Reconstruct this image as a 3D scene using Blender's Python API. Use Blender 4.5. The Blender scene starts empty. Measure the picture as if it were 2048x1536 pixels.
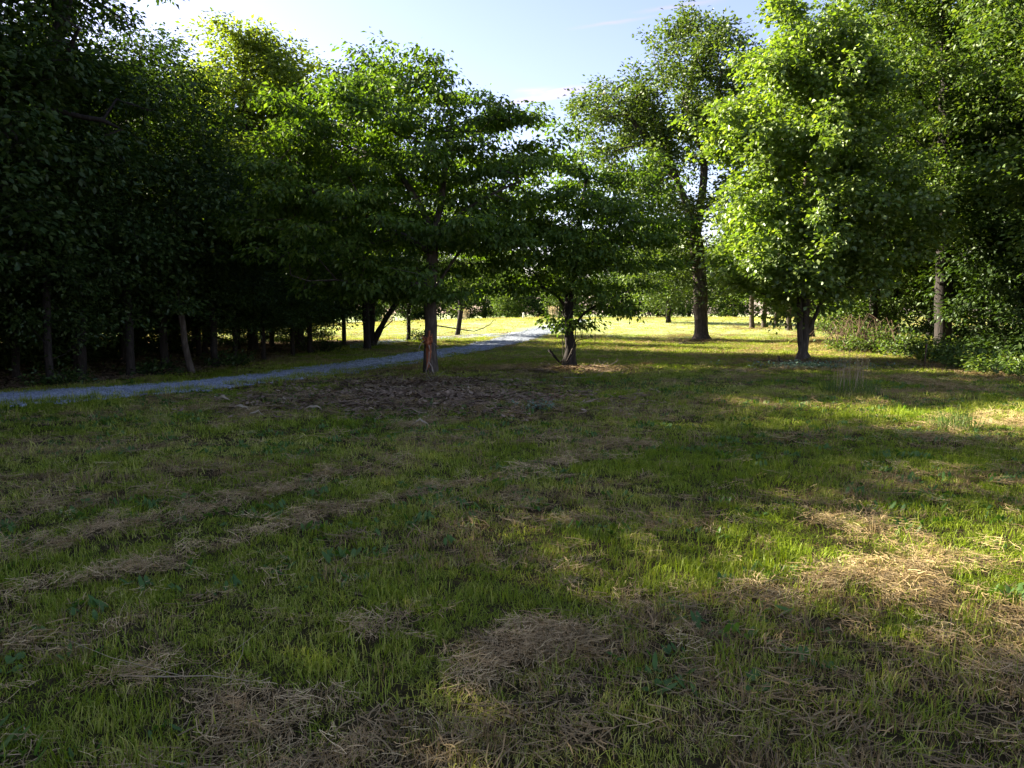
import bpy, math, random
import numpy as np
from mathutils import Vector

SC = bpy.context.scene
COL = SC.collection
R = math.radians
PI = math.pi

# ------------------------------------------------------------------ camera
F = 1540.0                      # focal length in pixels of the 2048 wide photograph
CAM_H = 1.6
PITCH = R(5.3)
cam = bpy.data.cameras.new('camera')
cam.sensor_width = 36.0
cam.lens = F / 2048 * 36.0
cam.clip_start = 0.05
cam.clip_end = 3000
camo = bpy.data.objects.new('camera', cam)
COL.objects.link(camo)
camo.location = (0, 0, CAM_H)
camo.rotation_euler = (PI / 2 - PITCH, 0, 0)
SC.camera = camo

# ------------------------------------------------------------------ sky, sun, exposure
SUN_EL, SUN_AZ = R(28), R(-66)          # azimuth clockwise from +Y (the view direction): low sun on the left
w = bpy.data.worlds.new('World')
SC.world = w
w.use_nodes = True
nt = w.node_tree
nt.nodes.clear()
wout = nt.nodes.new('ShaderNodeOutputWorld')
wbg = nt.nodes.new('ShaderNodeBackground')
wbg.inputs[1].default_value = 0.05
sky = nt.nodes.new('ShaderNodeTexSky')
sky.sky_type = 'NISHITA'
sky.sun_disc = False
sky.sun_elevation = SUN_EL
sky.sun_rotation = SUN_AZ
sky.altitude = 200
sky.air_density = 1.0
sky.dust_density = 1.0
sky.ozone_density = 2.0
# thin pink cirrus streaks in the sky, laid out by direction
tc = nt.nodes.new('ShaderNodeTexCoord')


def vmath(op, a, b=None):
    n = nt.nodes.new('ShaderNodeVectorMath')
    n.operation = op
    nt.links.new(a, n.inputs[0])
    if b is not None:
        n.inputs[1].default_value = b
    return n


def wm(op, a, b, clamp=False):
    n = nt.nodes.new('ShaderNodeMath')
    n.operation = op
    n.use_clamp = clamp
    for i, v in enumerate((a, b)):
        if isinstance(v, (int, float)):
            n.inputs[i].default_value = v
        else:
            nt.links.new(v, n.inputs[i])
    return n.outputs[0]


def raydir(px, py):
    f = Vector((0, math.cos(PITCH), -math.sin(PITCH)))
    u = Vector((0, math.sin(PITCH), math.cos(PITCH)))
    return (f * F + Vector((1, 0, 0)) * (px - 1024) + u * (768 - py)).normalized()


cloud_sum = None
wn = nt.nodes.new('ShaderNodeTexNoise')
wn.inputs['Scale'].default_value = 22
wn.inputs['Detail'].default_value = 6
mp = nt.nodes.new('ShaderNodeMapping')
mp.inputs['Scale'].default_value = (1, 1, 5)
nt.links.new(tc.outputs['Generated'], mp.inputs[0])
nt.links.new(mp.outputs[0], wn.inputs[0])
for (a, b, width, length, amt) in (((985, 215), (1190, 172), 0.0032, 0.075, 0.6), ((1040, 184), (1100, 178), 0.0025, 0.03, 0.3),
                                   ((1290, 22), (1430, 2), 0.002, 0.06, 0.2), ((1130, 60), (1330, 30), 0.0015, 0.06, 0.16)):
    da, db = raydir(*a), raydir(*b)
    nrm = da.cross(db).normalized()
    mid = (da + db).normalized()
    d1 = vmath('DOT_PRODUCT', tc.outputs['Generated'], tuple(nrm)).outputs['Value']
    nz = wm('MULTIPLY', wm('SUBTRACT', wn.outputs[0], 0.5), width * 5)
    d1 = wm('ABSOLUTE', wm('ADD', d1, nz), 0)
    g1 = wm('SUBTRACT', 1.0, wm('DIVIDE', d1, width * 2.0), True)
    sub = vmath('SUBTRACT', tc.outputs['Generated'], tuple(mid))
    ln = vmath('LENGTH', sub.outputs[0]).outputs['Value']
    g2 = wm('SUBTRACT', 1.0, wm('DIVIDE', ln, length), True)
    m = wm('MULTIPLY', wm('MULTIPLY', g1, g2), wm('MULTIPLY', wn.outputs[0], amt * 2))
    cloud_sum = m if cloud_sum is None else wm('ADD', cloud_sum, m)
wmix = nt.nodes.new('ShaderNodeMix')
wmix.data_type = 'RGBA'
nt.links.new(cloud_sum, wmix.inputs['Factor'])
nt.links.new(sky.outputs[0], wmix.inputs['A'])
wmix.inputs['B'].default_value = (4.0, 2.9, 3.3, 1)
wtint = nt.nodes.new('ShaderNodeMix')          # a slightly rosy evening air
wtint.data_type = 'RGBA'
wtint.blend_type = 'MULTIPLY'
wtint.inputs['Factor'].default_value = 1
nt.links.new(wmix.outputs['Result'], wtint.inputs['A'])
wtint.inputs['B'].default_value = (0.98, 0.79, 0.82, 1)
nt.links.new(wtint.outputs['Result'], wbg.inputs[0])
nt.links.new(wbg.outputs[0], wout.inputs[0])

sun = bpy.data.lights.new('sun', 'SUN')
sun.energy = 4.3
sun.angle = R(0.55)
sun.color = (1.0, 0.90, 0.74)
suno = bpy.data.objects.new('sun', sun)
COL.objects.link(suno)
SUNV = Vector((math.sin(SUN_AZ) * math.cos(SUN_EL), math.cos(SUN_AZ) * math.cos(SUN_EL), math.sin(SUN_EL)))
suno.rotation_euler = SUNV.to_track_quat('Z', 'Y').to_euler()
suno.location = (-60, 10, 60)

SC.view_settings.view_transform = 'Standard'
SC.view_settings.look = 'None'
SC.view_settings.gamma = 1.0
SC.view_settings.use_curve_mapping = False
SC.view_settings.exposure = 3.05
SC.render.engine = 'CYCLES'
SC.cycles.max_bounces = 6
SC.cycles.diffuse_bounces = 4
SC.cycles.glossy_bounces = 2
SC.cycles.transmission_bounces = 4
SC.cycles.transparent_max_bounces = 4
SC.cycles.caustics_reflective = False
SC.cycles.caustics_refractive = False
SC.cycles.use_denoising = True
SC.cycles.denoiser = 'OPENIMAGEDENOISE'
SC.cycles.denoising_input_passes = 'RGB_ALBEDO_NORMAL'

rng = np.random.default_rng(7)


# ------------------------------------------------------------------ noise and terrain
def vnoise(x, y, seed=0):
    x = np.asarray(x, float)
    y = np.asarray(y, float)
    xi = np.floor(x).astype(np.int64)
    yi = np.floor(y).astype(np.int64)
    fx, fy = x - xi, y - yi
    fx = fx * fx * (3 - 2 * fx)
    fy = fy * fy * (3 - 2 * fy)

    def h(a, b):
        n = (a * 374761393 + b * 668265263 + seed * 144665) & 0xffffffff
        n = ((n ^ (n >> 13)) * 1274126177) & 0xffffffff
        return ((n ^ (n >> 16)) & 0xffff) / 65535.0
    return (h(xi, yi) * (1 - fx) + h(xi + 1, yi) * fx) * (1 - fy) + (h(xi, yi + 1) * (1 - fx) + h(xi + 1, yi + 1) * fx) * fy


def fbm(x, y, seed=0, oct=4):
    s, a, t = 0, 1.0, 0
    for i in range(oct):
        s = s + a * vnoise(np.asarray(x) * 2 ** i, np.asarray(y) * 2 ** i, seed + i * 17)
        t += a
        a *= 0.55
    return s / t


def sstep(a, b, x):
    t = np.clip((np.asarray(x, float) - a) / (b - a), 0, 1)
    return t * t * (3 - 2 * t)


_HY = np.array([-400, 35, 42, 55, 70, 85, 100, 130, 250, 3000.])
_HZ = np.array([0, 0.0, 0.10, 0.42, 0.83, 1.02, 0.98, 0.6, -1.0, -3.0])


def hz(x, y, bumps=True):
    x = np.asarray(x, float)
    y = np.asarray(y, float)
    b = (np.interp(y - 2, _HY, _HZ) + np.interp(y + 2, _HY, _HZ) + np.interp(y, _HY, _HZ)) / 3
    z = b * (0.12 + 0.88 * sstep(-30, 6, x))
    if bumps:
        fade = 1 - sstep(45, 80, y)
        z = z + ((fbm(x * 0.22, y * 0.22, 3, 3) - 0.5) * 0.10 + (vnoise(x * 1.1, y * 1.1, 9) - 0.5) * 0.035) * fade
    return z


def gz(x, y):
    return float(hz(np.array([x]), np.array([y]))[0])


def at(px, py):
    """the ground point seen at a pixel of the photograph"""
    d = raydir(px, py)
    t = 2.0 * 1.003 ** np.arange(1800)
    z = hz(d.x * t, d.y * t)
    k = int(np.argmax(CAM_H + d.z * t <= z))
    return (float(d.x * t[k]), float(d.y * t[k]))


def spot(px, dist):
    return ((px - 1024) / F * dist, dist)


# ------------------------------------------------------------------ materials
def nmat(name):
    m = bpy.data.materials.new(name)
    m.use_nodes = True
    n = m.node_tree
    n.nodes.clear()
    o = n.nodes.new('ShaderNodeOutputMaterial')
    return m, n, o


def ramp(n, stops):
    r = n.nodes.new('ShaderNodeValToRGB')
    e = r.color_ramp.elements
    e[0].position, e[0].color = stops[0][0], (*stops[0][1], 1)
    e[1].position, e[1].color = stops[-1][0], (*stops[-1][1], 1)
    for p, c in stops[1:-1]:
        q = e.new(p)
        q.color = (*c, 1)
    return r


def leaf_mat(name, c0, c1, c2, trans=0.38, gloss=0.02, tboost=(1.35, 1.45, 0.4), inst=False):
    """leaf or blade: diffuse and translucent with a little gloss; every island gets its own shade"""
    m, n, o = nmat(name)
    g = n.nodes.new('ShaderNodeNewGeometry')
    rp = ramp(n, ((0.0, c0), (0.55, c1), (1.0, c2)))
    fac = g.outputs['Random Per Island']
    if inst:
        a = n.nodes.new('ShaderNodeAttribute')
        a.attribute_type = 'INSTANCER'
        a.attribute_name = 'tint'
        mm = n.nodes.new('ShaderNodeMath')
        mm.operation = 'MULTIPLY_ADD'
        n.links.new(fac, mm.inputs[0])
        mm.inputs[1].default_value = 0.45
        n.links.new(a.outputs['Fac'], mm.inputs[2])
        fac = mm.outputs[0]
    n.links.new(fac, rp.inputs[0])
    d = n.nodes.new('ShaderNodeBsdfDiffuse')
    t = n.nodes.new('ShaderNodeBsdfTranslucent')
    n.links.new(rp.outputs[0], d.inputs[0])
    tb = n.nodes.new('ShaderNodeMix')
    tb.data_type = 'RGBA'
    tb.blend_type = 'MULTIPLY'
    tb.inputs['Factor'].default_value = 1
    n.links.new(rp.outputs[0], tb.inputs['A'])
    tb.inputs['B'].default_value = (*tboost, 1)
    n.links.new(tb.outputs['Result'], t.inputs[0])
    ms = n.nodes.new('ShaderNodeMixShader')
    ms.inputs[0].default_value = trans
    n.links.new(d.outputs[0], ms.inputs[1])
    n.links.new(t.outputs[0], ms.inputs[2])
    gl = n.nodes.new('ShaderNodeBsdfGlossy')
    gl.inputs['Roughness'].default_value = 0.5
    gl.inputs['Color'].default_value = (0.9, 0.95, 0.9, 1)
    m2 = n.nodes.new('ShaderNodeMixShader')
    m2.inputs[0].default_value = gloss
    n.links.new(ms.outputs[0], m2.inputs[1])
    n.links.new(gl.outputs[0], m2.inputs[2])
    n.links.new(m2.outputs[0], o.inputs[0])
    return m


def noise_mat(name, stops, scale=8.0, stretch=(1, 1, 1), rough=0.9, bump=0.4, detail=8, bscale=None):
    m, n, o = nmat(name)
    t = n.nodes.new('ShaderNodeTexCoord')
    mp = n.nodes.new('ShaderNodeMapping')
    mp.inputs['Scale'].default_value = stretch
    n.links.new(t.outputs['Object'], mp.inputs[0])
    nz = n.nodes.new('ShaderNodeTexNoise')
    nz.inputs['Scale'].default_value = scale
    nz.inputs['Detail'].default_value = detail
    nz.inputs['Roughness'].default_value = 0.65
    n.links.new(mp.outputs[0], nz.inputs[0])
    rp = ramp(n, stops)
    n.links.new(nz.outputs[0], rp.inputs[0])
    b = n.nodes.new('ShaderNodeBsdfPrincipled')
    b.inputs['Roughness'].default_value = rough
    b.inputs['Specular IOR Level'].default_value = 0.25
    n.links.new(rp.outputs[0], b.inputs['Base Color'])
    bp = n.nodes.new('ShaderNodeBump')
    bp.inputs['Strength'].default_value = bump
    bp.inputs['Distance'].default_value = 0.03
    n.links.new(nz.outputs[0], bp.inputs['Height'])
    n.links.new(bp.outputs[0], b.inputs['Normal'])
    n.links.new(b.outputs[0], o.inputs[0])
    return m


M = {}
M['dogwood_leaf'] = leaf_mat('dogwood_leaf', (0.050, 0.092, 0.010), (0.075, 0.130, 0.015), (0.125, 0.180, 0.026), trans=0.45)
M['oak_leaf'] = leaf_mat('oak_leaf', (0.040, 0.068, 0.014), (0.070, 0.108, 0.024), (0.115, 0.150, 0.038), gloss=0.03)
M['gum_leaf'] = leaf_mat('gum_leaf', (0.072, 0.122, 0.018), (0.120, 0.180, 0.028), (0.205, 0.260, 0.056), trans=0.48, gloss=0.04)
M['wood_leaf'] = leaf_mat('wood_leaf', (0.020, 0.040, 0.009), (0.032, 0.060, 0.012), (0.060, 0.090, 0.020), trans=0.3)  # deep in the right wood this dark tone stands in for shade
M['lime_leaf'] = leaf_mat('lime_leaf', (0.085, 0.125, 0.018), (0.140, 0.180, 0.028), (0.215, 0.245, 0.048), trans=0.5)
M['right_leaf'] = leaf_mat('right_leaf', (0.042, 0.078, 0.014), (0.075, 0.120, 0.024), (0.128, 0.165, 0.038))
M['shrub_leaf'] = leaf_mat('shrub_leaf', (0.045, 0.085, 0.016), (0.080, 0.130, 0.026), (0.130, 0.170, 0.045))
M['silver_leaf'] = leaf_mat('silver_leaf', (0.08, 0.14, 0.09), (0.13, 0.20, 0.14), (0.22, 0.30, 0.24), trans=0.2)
M['grass'] = leaf_mat('grass_blade', (0.070, 0.122, 0.007), (0.190, 0.245, 0.018), (0.520, 0.470, 0.150), trans=0.30, gloss=0.012, inst=True)
M['stubble'] = leaf_mat('stubble_blade', (0.120, 0.088, 0.042), (0.250, 0.180, 0.080), (0.430, 0.330, 0.135), trans=0.25, inst=True, tboost=(1.2, 1.05, 0.8))
M['straw'] = leaf_mat('straw', (0.125, 0.085, 0.036), (0.310, 0.220, 0.098), (0.630, 0.490, 0.245), trans=0.12, inst=True, tboost=(1.1, 1, 0.8))
M['weed'] = leaf_mat('weed_leaf', (0.045, 0.100, 0.018), (0.065, 0.135, 0.024), (0.100, 0.165, 0.035), inst=True)
M['plume'] = leaf_mat('plume', (0.25, 0.20, 0.12), (0.36, 0.30, 0.19), (0.48, 0.42, 0.28), trans=0.3, tboost=(1.1, 1, .8))
M['litter'] = leaf_mat('litter_leaf', (0.07, 0.046, 0.028), (0.16, 0.108, 0.066), (0.34, 0.26, 0.17), trans=0.1, inst=True, tboost=(1, 1, 1))
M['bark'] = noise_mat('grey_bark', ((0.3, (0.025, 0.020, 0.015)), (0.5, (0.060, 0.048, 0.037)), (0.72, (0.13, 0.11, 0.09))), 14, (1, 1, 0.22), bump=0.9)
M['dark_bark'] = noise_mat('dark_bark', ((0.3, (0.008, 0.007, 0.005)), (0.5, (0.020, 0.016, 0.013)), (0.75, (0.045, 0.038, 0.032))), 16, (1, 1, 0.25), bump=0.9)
M['torn_wood'] = noise_mat('torn_wood', ((0.3, (0.16, 0.045, 0.02)), (0.5, (0.30, 0.10, 0.045)), (0.7, (0.45, 0.20, 0.10))), 30, (1, 1, 0.1))
M['pale_wood'] = noise_mat('pale_wood', ((0.3, (0.16, 0.13, 0.10)), (0.55, (0.30, 0.25, 0.20)), (0.75, (0.46, 0.40, 0.33))), 20, (1, 1, 0.3))
M['cane'] = noise_mat('dead_cane', ((0.3, (0.045, 0.028, 0.018)), (0.7, (0.13, 0.085, 0.05))), 20)
M['rust'] = noise_mat('rusty_steel', ((0.3, (0.05, 0.03, 0.022)), (0.7, (0.13, 0.075, 0.05))), 30)
M['white_post'] = noise_mat('white_post', ((0.3, (0.42, 0.40, 0.34)), (0.7, (0.62, 0.60, 0.52))), 10)
M['stone'] = noise_mat('gravel_stone', ((0.35, (0.15, 0.175, 0.215)), (0.65, (0.36, 0.395, 0.44))), 2.0, rough=0.85)


# ------------------------------------------------------------------ mesh helpers
def mesh_obj(name, V, Fs, mat, parent=None, smooth=False, link=True):
    me = bpy.data.meshes.new(name)
    V = np.asarray(V, np.float32)
    if isinstance(Fs, np.ndarray):
        k = Fs.shape[1]
        me.vertices.add(len(V))
        me.vertices.foreach_set('co', V.ravel())
        me.loops.add(Fs.size)
        me.loops.foreach_set('vertex_index', Fs.astype(np.int32).ravel())
        me.polygons.add(len(Fs))
        me.polygons.foreach_set('loop_start', np.arange(0, Fs.size, k, dtype=np.int32))
        if smooth:
            me.polygons.foreach_set('use_smooth', np.ones(len(Fs), bool))
        me.update(calc_edges=True)
    else:
        me.from_pydata([tuple(map(float, v)) for v in V], [], Fs)
        if smooth:
            me.polygons.foreach_set('use_smooth', np.ones(len(me.polygons), bool))
        me.update()
    if mat is not None:
        me.materials.append(mat)
    o = bpy.data.objects.new(name, me)
    if link:
        COL.objects.link(o)
    if parent is not None:
        o.parent = parent
    return o


def tag(o, label=None, cat=None, group=None, kind=None):
    if label:
        o['label'] = label
    if cat:
        o['category'] = cat
    if group:
        o['group'] = group
    if kind:
        o['kind'] = kind
    return o


def thing(name, loc, label, cat, group=None, rz=0.0):
    o = bpy.data.objects.new(name, None)
    o.empty_display_size = 0.3
    COL.objects.link(o)
    o.location = loc
    o.rotation_euler = (0, 0, rz)
    return tag(o, label, cat, group)


def copy_tree(root, loc, rz, scale, label, group):
    r = root.copy()
    COL.objects.link(r)
    r.location = loc
    r.rotation_euler = (0, 0, rz)
    r.scale = scale if isinstance(scale, tuple) else (scale, scale, scale)
    r['label'] = label
    if group:
        r['group'] = group
    elif 'group' in r:
        del r['group']
    for ch in list(root.children):
        c = ch.copy()
        COL.objects.link(c)
        c.parent = r
        for g in list(ch.children):
            d = g.copy()
            COL.objects.link(d)
            d.parent = c
    return r


class MB:
    def __init__(self):
        self.v, self.f = [], []

    def tube(self, pts, rad, sides=6, jit=0.0, seed=0, cap=True):
        pts = [Vector(p) for p in pts]
        if not hasattr(rad, '__len__'):
            rad = [rad] * len(pts)
        rr = random.Random(seed)
        base = len(self.v)
        n = None
        ph = [rr.uniform(-1, 1) for _ in range(sides)]
        for i, p in enumerate(pts):
            a = pts[max(i - 1, 0)]
            b = pts[min(i + 1, len(pts) - 1)]
            t = (b - a)
            t = t.normalized() if t.length > 1e-9 else Vector((0, 0, 1))
            if n is None:
                n = t.orthogonal().normalized()
            else:
                n = n - t * n.dot(t)
                n = n.normalized() if n.length > 1e-6 else t.orthogonal().normalized()
            bn = t.cross(n)
            for k in range(sides):
                an = 2 * PI * k / sides
                r = rad[i] * (1 + jit * (ph[k] * 0.7 + rr.uniform(-.5, .5)))
                self.v.append(p + (n * math.cos(an) + bn * math.sin(an)) * r)
        for i in range(len(pts) - 1):
            for k in range(sides):
                k2 = (k + 1) % sides
                self.f.append((base + i * sides + k, base + i * sides + k2, base + (i + 1) * sides + k2, base + (i + 1) * sides + k))
        if cap:
            self.f.append(tuple(base + (len(pts) - 1) * sides + k for k in range(sides)))
            self.f.append(tuple(base + k for k in reversed(range(sides))))

    def build(self, name, mat, parent=None, smooth=True):
        return mesh_obj(name, np.array([tuple(v) for v in self.v]), self.f, mat, parent, smooth)


# ------------------------------------------------------------------ trees
def grow(skel, attr, rs, vert=1.0, bf=0.35, seg=0.55, up=0.10):
    """skel: list of polylines of (x,y,z), the first the trunk. Attractors are joined one by one to the nearest
    node of the growing tree, weighing the way back to the root. Returns nodes and parents."""
    cap = len(attr) * 10 + 800
    P = np.zeros((cap, 3))
    L = np.zeros(cap)
    par = np.full(cap, -1, int)
    n = 0
    for li, pl in enumerate(skel):
        pl = np.asarray(pl, float)
        prev = -1
        if li > 0:
            prev = int(np.argmin(((P[:n] - pl[0]) ** 2).sum(1)))
        for i in range(len(pl)):
            if i == 0 and li > 0:
                continue
            if i > 0:
                a = P[prev]
                d = np.linalg.norm(pl[i] - a)
                k = max(1, int(d / 0.35))
                for q in range(1, k + 1):
                    P[n] = a + (pl[i] - a) * q / k + (rs.normal(0, 0.012, 3) if q < k else 0)
                    L[n] = L[prev] + d / k
                    par[n] = prev if q == 1 else n - 1
                    n += 1
                prev = n - 1
            else:
                P[n] = pl[0]
                n += 1
                prev = n - 1
    nsk = n
    wv = np.array([1, 1, vert])
    top = P[nsk - 1]
    # skip the lowest stretch of trunk as a place to branch from
    zmin = attr[:, 2].min() - 0.8
    order = np.argsort(np.min([((attr - P[i]) ** 2).sum(1) for i in range(0, nsk, 3)], axis=0))
    tips = []
    for a in attr[order]:
        d = np.sqrt((((P[:n] - a) * wv) ** 2).sum(1))
        c = d + bf * L[:n] + np.where(P[:n, 2] < zmin, 3.0, 0) + np.where(P[:n, 2] > a[2] + 0.3, (P[:n, 2] - a[2]) * 0.6, 0)
        j = int(np.argmin(c))
        s = P[j]
        dist = np.linalg.norm(a - s)
        k = max(1, int(round(dist / seg)))
        hor = np.linalg.norm((a - s)[:2])
        side = rs.normal(0, 1, 3) * 0.05 * dist
        prev = j
        for q in range(1, k + 1):
            t = q / k
            p = s + (a - s) * t
            bow = math.sin(PI * t)
            p = p + bow * side + np.array([0, 0, up * hor * bow])
            P[n] = p
            L[n] = L[prev] + dist / k
            par[n] = prev
            prev = n
            n += 1
        tips.append(prev)
    return P[:n], par[:n], np.array(tips), nsk


def limb_meshes(P, par, nsk, r_base, r_tip=0.006, e=2.3, flare=1.5, rs=None, mat=None, root=None, min_r=0.0):
    n = len(P)
    kids = [[] for _ in range(n)]
    for i in range(n):
        if par[i] >= 0:
            kids[par[i]].append(i)
    acc = np.zeros(n)
    rad = np.zeros(n)
    order = np.argsort(-np.arange(n))
    for i in order:                       # children always come after their parents
        if not kids[i]:
            acc[i] = 15.0 if i < nsk and par[i] > 0 else 1.0
        rad[i] = acc[i] ** (1 / e)
        if par[i] >= 0:
            acc[par[i]] += acc[i]
    rr = rad[0]
    rad = r_tip + (rad - 1) * (r_base - r_tip) / max(rr - 1, 1e-6)
    for i in range(nsk):
        if not kids[i]:
            j, q = i, 0.25
            while j > 0 and len(kids[j]) < 2 and q < 1:
                rad[j] *= q
                q += 0.09
                j = par[j]
    trunk, limbs = MB(), MB()
    stack = [(0, None)]
    first = True
    while stack:
        s, before = stack.pop()
        chain = [s]
        while kids[chain[-1]]:
            ks = sorted(kids[chain[-1]], key=lambda q: -rad[q])
            chain.append(ks[0])
            for q in ks[1:]:
                stack.append((q, chain[-2]))
        pts = [P[i] for i in chain]
        rd = [rad[i] for i in chain]
        if before is not None:
            pts = [P[before]] + pts
            rd = [min(rd[0] * 1.15, rad[before])] + rd
        elif first:
            z0 = P[0][2]
            rd = [r * (1 + (flare - 1) * max(0, 1 - (p[2] - z0) / 0.55) ** 2) for r, p in zip(rd, pts)]
        if max(rd) < min_r:
            continue
        r0 = rd[0]
        sides = 12 if r0 > .1 else 7 if r0 > .04 else 4 if r0 > .012 else 3
        (trunk if first else limbs).tube(pts, rd, sides, jit=0.10 if r0 > .06 else 0.0, seed=len(limbs.v), cap=False)
        first = False
    t = trunk.build('trunk', mat, root)
    l = None
    if limbs.v:
        l = limbs.build('branches', mat, root)
        tag(l, kind='stuff')
    return t, l


def leaves(centers, dirs, n_per, size, spread, rs, mat, root, flat=0.5, droop=0.3, asp=0.55, upw=1.0, name='crown', curl=0.25):
    """leaf kites folded along the midrib, in loose clusters round the twig ends"""
    k = len(centers)
    N = k * n_per
    c = np.repeat(centers, n_per, 0)
    d = np.repeat(dirs, n_per, 0)
    off = rs.normal(0, 1, (N, 3)) * spread
    off[:, 2] *= flat
    back = np.abs(rs.normal(0, 1, (N, 1))) * spread * 0.6
    pos = c + off - d * back
    # leaf axis: outward from the cluster, drooping at the tip
    ax = off / (np.linalg.norm(off, axis=1, keepdims=True) + 1e-6) * 0.8 + d * 0.6 + rs.normal(0, 0.55, (N, 3))
    ax[:, 2] = ax[:, 2] * 0.6 - droop
    ax /= np.linalg.norm(ax, axis=1, keepdims=True)
    nr = rs.normal(0, 0.55, (N, 3))
    nr[:, 2] += upw
    nr -= ax * (nr * ax).sum(1, keepdims=True)
    nr /= np.linalg.norm(nr, axis=1, keepdims=True)
    sd = np.cross(nr, ax)
    s = size * rs.uniform(0.65, 1.25, (N, 1))
    wd = s * asp * 0.5
    base = pos
    tip = pos + ax * s - nr * s * curl * rs.uniform(0, 1, (N, 1))
    mid = pos + ax * s * 0.48
    fold = nr * s * 0.10
    V = np.stack([base, mid + sd * wd + fold, tip, mid - sd * wd + fold], 1).reshape(-1, 3)
    i = np.arange(N)[:, None] * 4
    T = np.concatenate([i + np.array([[0, 1, 2]]), i + np.array([[0, 2, 3]])], 1).reshape(-1, 3)
    o = mesh_obj(name, V, T, mat, root)
    tag(o, kind='stuff')
    return o


def envelope_points(env, depth, n_clump, per_clump, sig, rs, tiers=None, shell=0.55, zbias=None):
    """env: rows (z, x_left, x_right); attractors gathered in clumps inside it"""
    env = sorted(env)
    z = np.array([e[0] for e in env])
    xl = np.array([e[1] for e in env])
    xr = np.array([e[2] for e in env])
    out = []
    zs = np.linspace(z[0], z[-1], 200)
    wgt = np.interp(zs, z, xr - xl) ** 1.6 + 0.05
    wgt /= wgt.sum()
    cl = []
    while len(cl) < n_clump:
        zz = rs.choice(zs, p=wgt)
        l, r = np.interp(zz, z, xl), np.interp(zz, z, xr)
        a = rs.uniform(0, 2 * PI)
        q = rs.uniform(0, 1) ** shell
        cx = (l + r) / 2 + math.cos(a) * q * (r - l) / 2
        cy = math.sin(a) * q * (r - l) / 2 * depth
        if tiers:
            zz = round(zz / tiers) * tiers + rs.normal(0, tiers * 0.21)
        p = np.array([cx, cy, zz])
        if cl and min(np.linalg.norm(p - c) for c in cl) < sig * 0.75:
            if rs.uniform() < 0.85:
                continue
        cl.append(p)
    cl = np.array(cl)
    A = np.repeat(cl, per_clump, 0) + rs.normal(0, 1, (n_clump * per_clump, 3)) * np.array([sig, sig, sig * (0.28 if tiers else 0.8)])
    return A


def make_tree(name, loc, label, cat, group, skel, env, depth, n_clump, per_clump, sig, n_leaf, size, spread, leafm, barkm, r_base, seed,
              tiers=None, flat=0.5, droop=0.3, asp=0.55, vert=1.0, bf=0.35, up=0.1, upw=1.0, flare=1.5, rz=0.0, shell=0.55, extra=None, min_r=0.0, sprays=0):
    rs = np.random.default_rng(seed)
    root = thing(name, loc, label, cat, group, rz)
    A = envelope_points(env, depth, n_clump, per_clump, sig, rs, tiers, shell)
    if sprays:                              # twigs that reach out past the even outline
        ev = sorted(env)
        ez = np.array([q[0] for q in ev])
        out = []
        for _ in range(sprays):
            zz = rs.uniform(ez[0] + 0.25 * (ez[-1] - ez[0]), ez[-1])
            l, r = np.interp(zz, ez, [q[1] for q in ev]), np.interp(zz, ez, [q[2] for q in ev])
            a = rs.uniform(0, 2 * PI)
            ux, uy = math.cos(a), math.sin(a)
            L = rs.uniform(.3, 1.0) * (ez[-1] - ez[0]) / 7
            rise = rs.uniform(-.1, .9) * (zz - ez[0]) / (ez[-1] - ez[0])
            for q in np.linspace(-.5, 1, 6):
                out.append(((l + r) / 2 + ux * ((r - l) / 2 + q * L), uy * ((r - l) / 2 * depth + q * L), zz + rise * q * L + rs.normal(0, .05)))
        A = np.concatenate([A, np.array(out)])
    if extra is not None:
        A = np.concatenate([A, extra])
    P, par, tips, nsk = grow(skel, A, rs, vert, bf, 0.55, up)
    limb_meshes(P, par, nsk, r_base, rs=rs, mat=barkm, root=root, flare=flare, min_r=min_r)
    dirs = P[tips] - P[np.maximum(par[tips], 0)]
    dirs /= np.linalg.norm(dirs, axis=1, keepdims=True) + 1e-6
    leaves(P[tips], dirs, n_leaf, size, spread, rs, leafm, root, flat, droop, asp, upw)
    return root


# ------------------------------------------------------------------ dryness and hay masks
HAY = []       # (polyline ground points, half width, strength)


def hayline(pts, hw, s=1.0):
    HAY.append(([at(*p) for p in pts], hw, s))


hayline([(-250, 1262), (0, 1205), (250, 1150), (480, 1085), (700, 1022), (900, 985), (1040, 945), (1170, 915)], 0.20, 1.1)
hayline([(-150, 1140), (0, 1110), (190, 1070), (350, 1040), (560, 985)], 0.30, 0.8)
hayline([(560, 985), (680, 945), (800, 930)], 0.22, 0.6)
hayline([(930, 1385), (985, 1310), (1100, 1275), (1180, 1290)], 0.16, 1.7)
hayline([(670, 1530), (760, 1490), (850, 1500)], 0.17, 1.6)
hayline([(300, 1370), (420, 1400), (560, 1440)], 0.16, 1.0)
hayline([(860, 1215), (800, 1235), (740, 1265)], 0.10, 0.9)
hayline([(1150, 1048), (1200, 1040)], 0.15, 0.9)
hayline([(1190, 895), (1250, 893)], 0.25, 0.6)
hayline([(1480, 1180), (1600, 1190), (1700, 1165), (1830, 1160)], 0.16, 1.0)
hayline([(1760, 1160), (1850, 1180), (1960, 1230), (2100, 1260)], 0.22, 0.9)
hayline([(1700, 1050), (1800, 1085), (1920, 1120)], 0.30, 0.6)
hayline([(1850, 880), (1960, 850), (2100, 840)], 0.7, 0.6)
hayline([(1890, 1290), (1960, 1330), (2060, 1390)], 0.2, 0.7)
hayline([(380, 1010), (300, 985), (180, 1010)], 0.25, 0.4)
hayline([(600, 790), (760, 812), (900, 808), (1010, 822)], 0.6, 0.45)
hayline([(700, 765), (860, 772), (1000, 790)], 0.5, 0.4)
hayline([(440, 818), (500, 832), (560, 828)], 0.4, 0.6)
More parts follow.
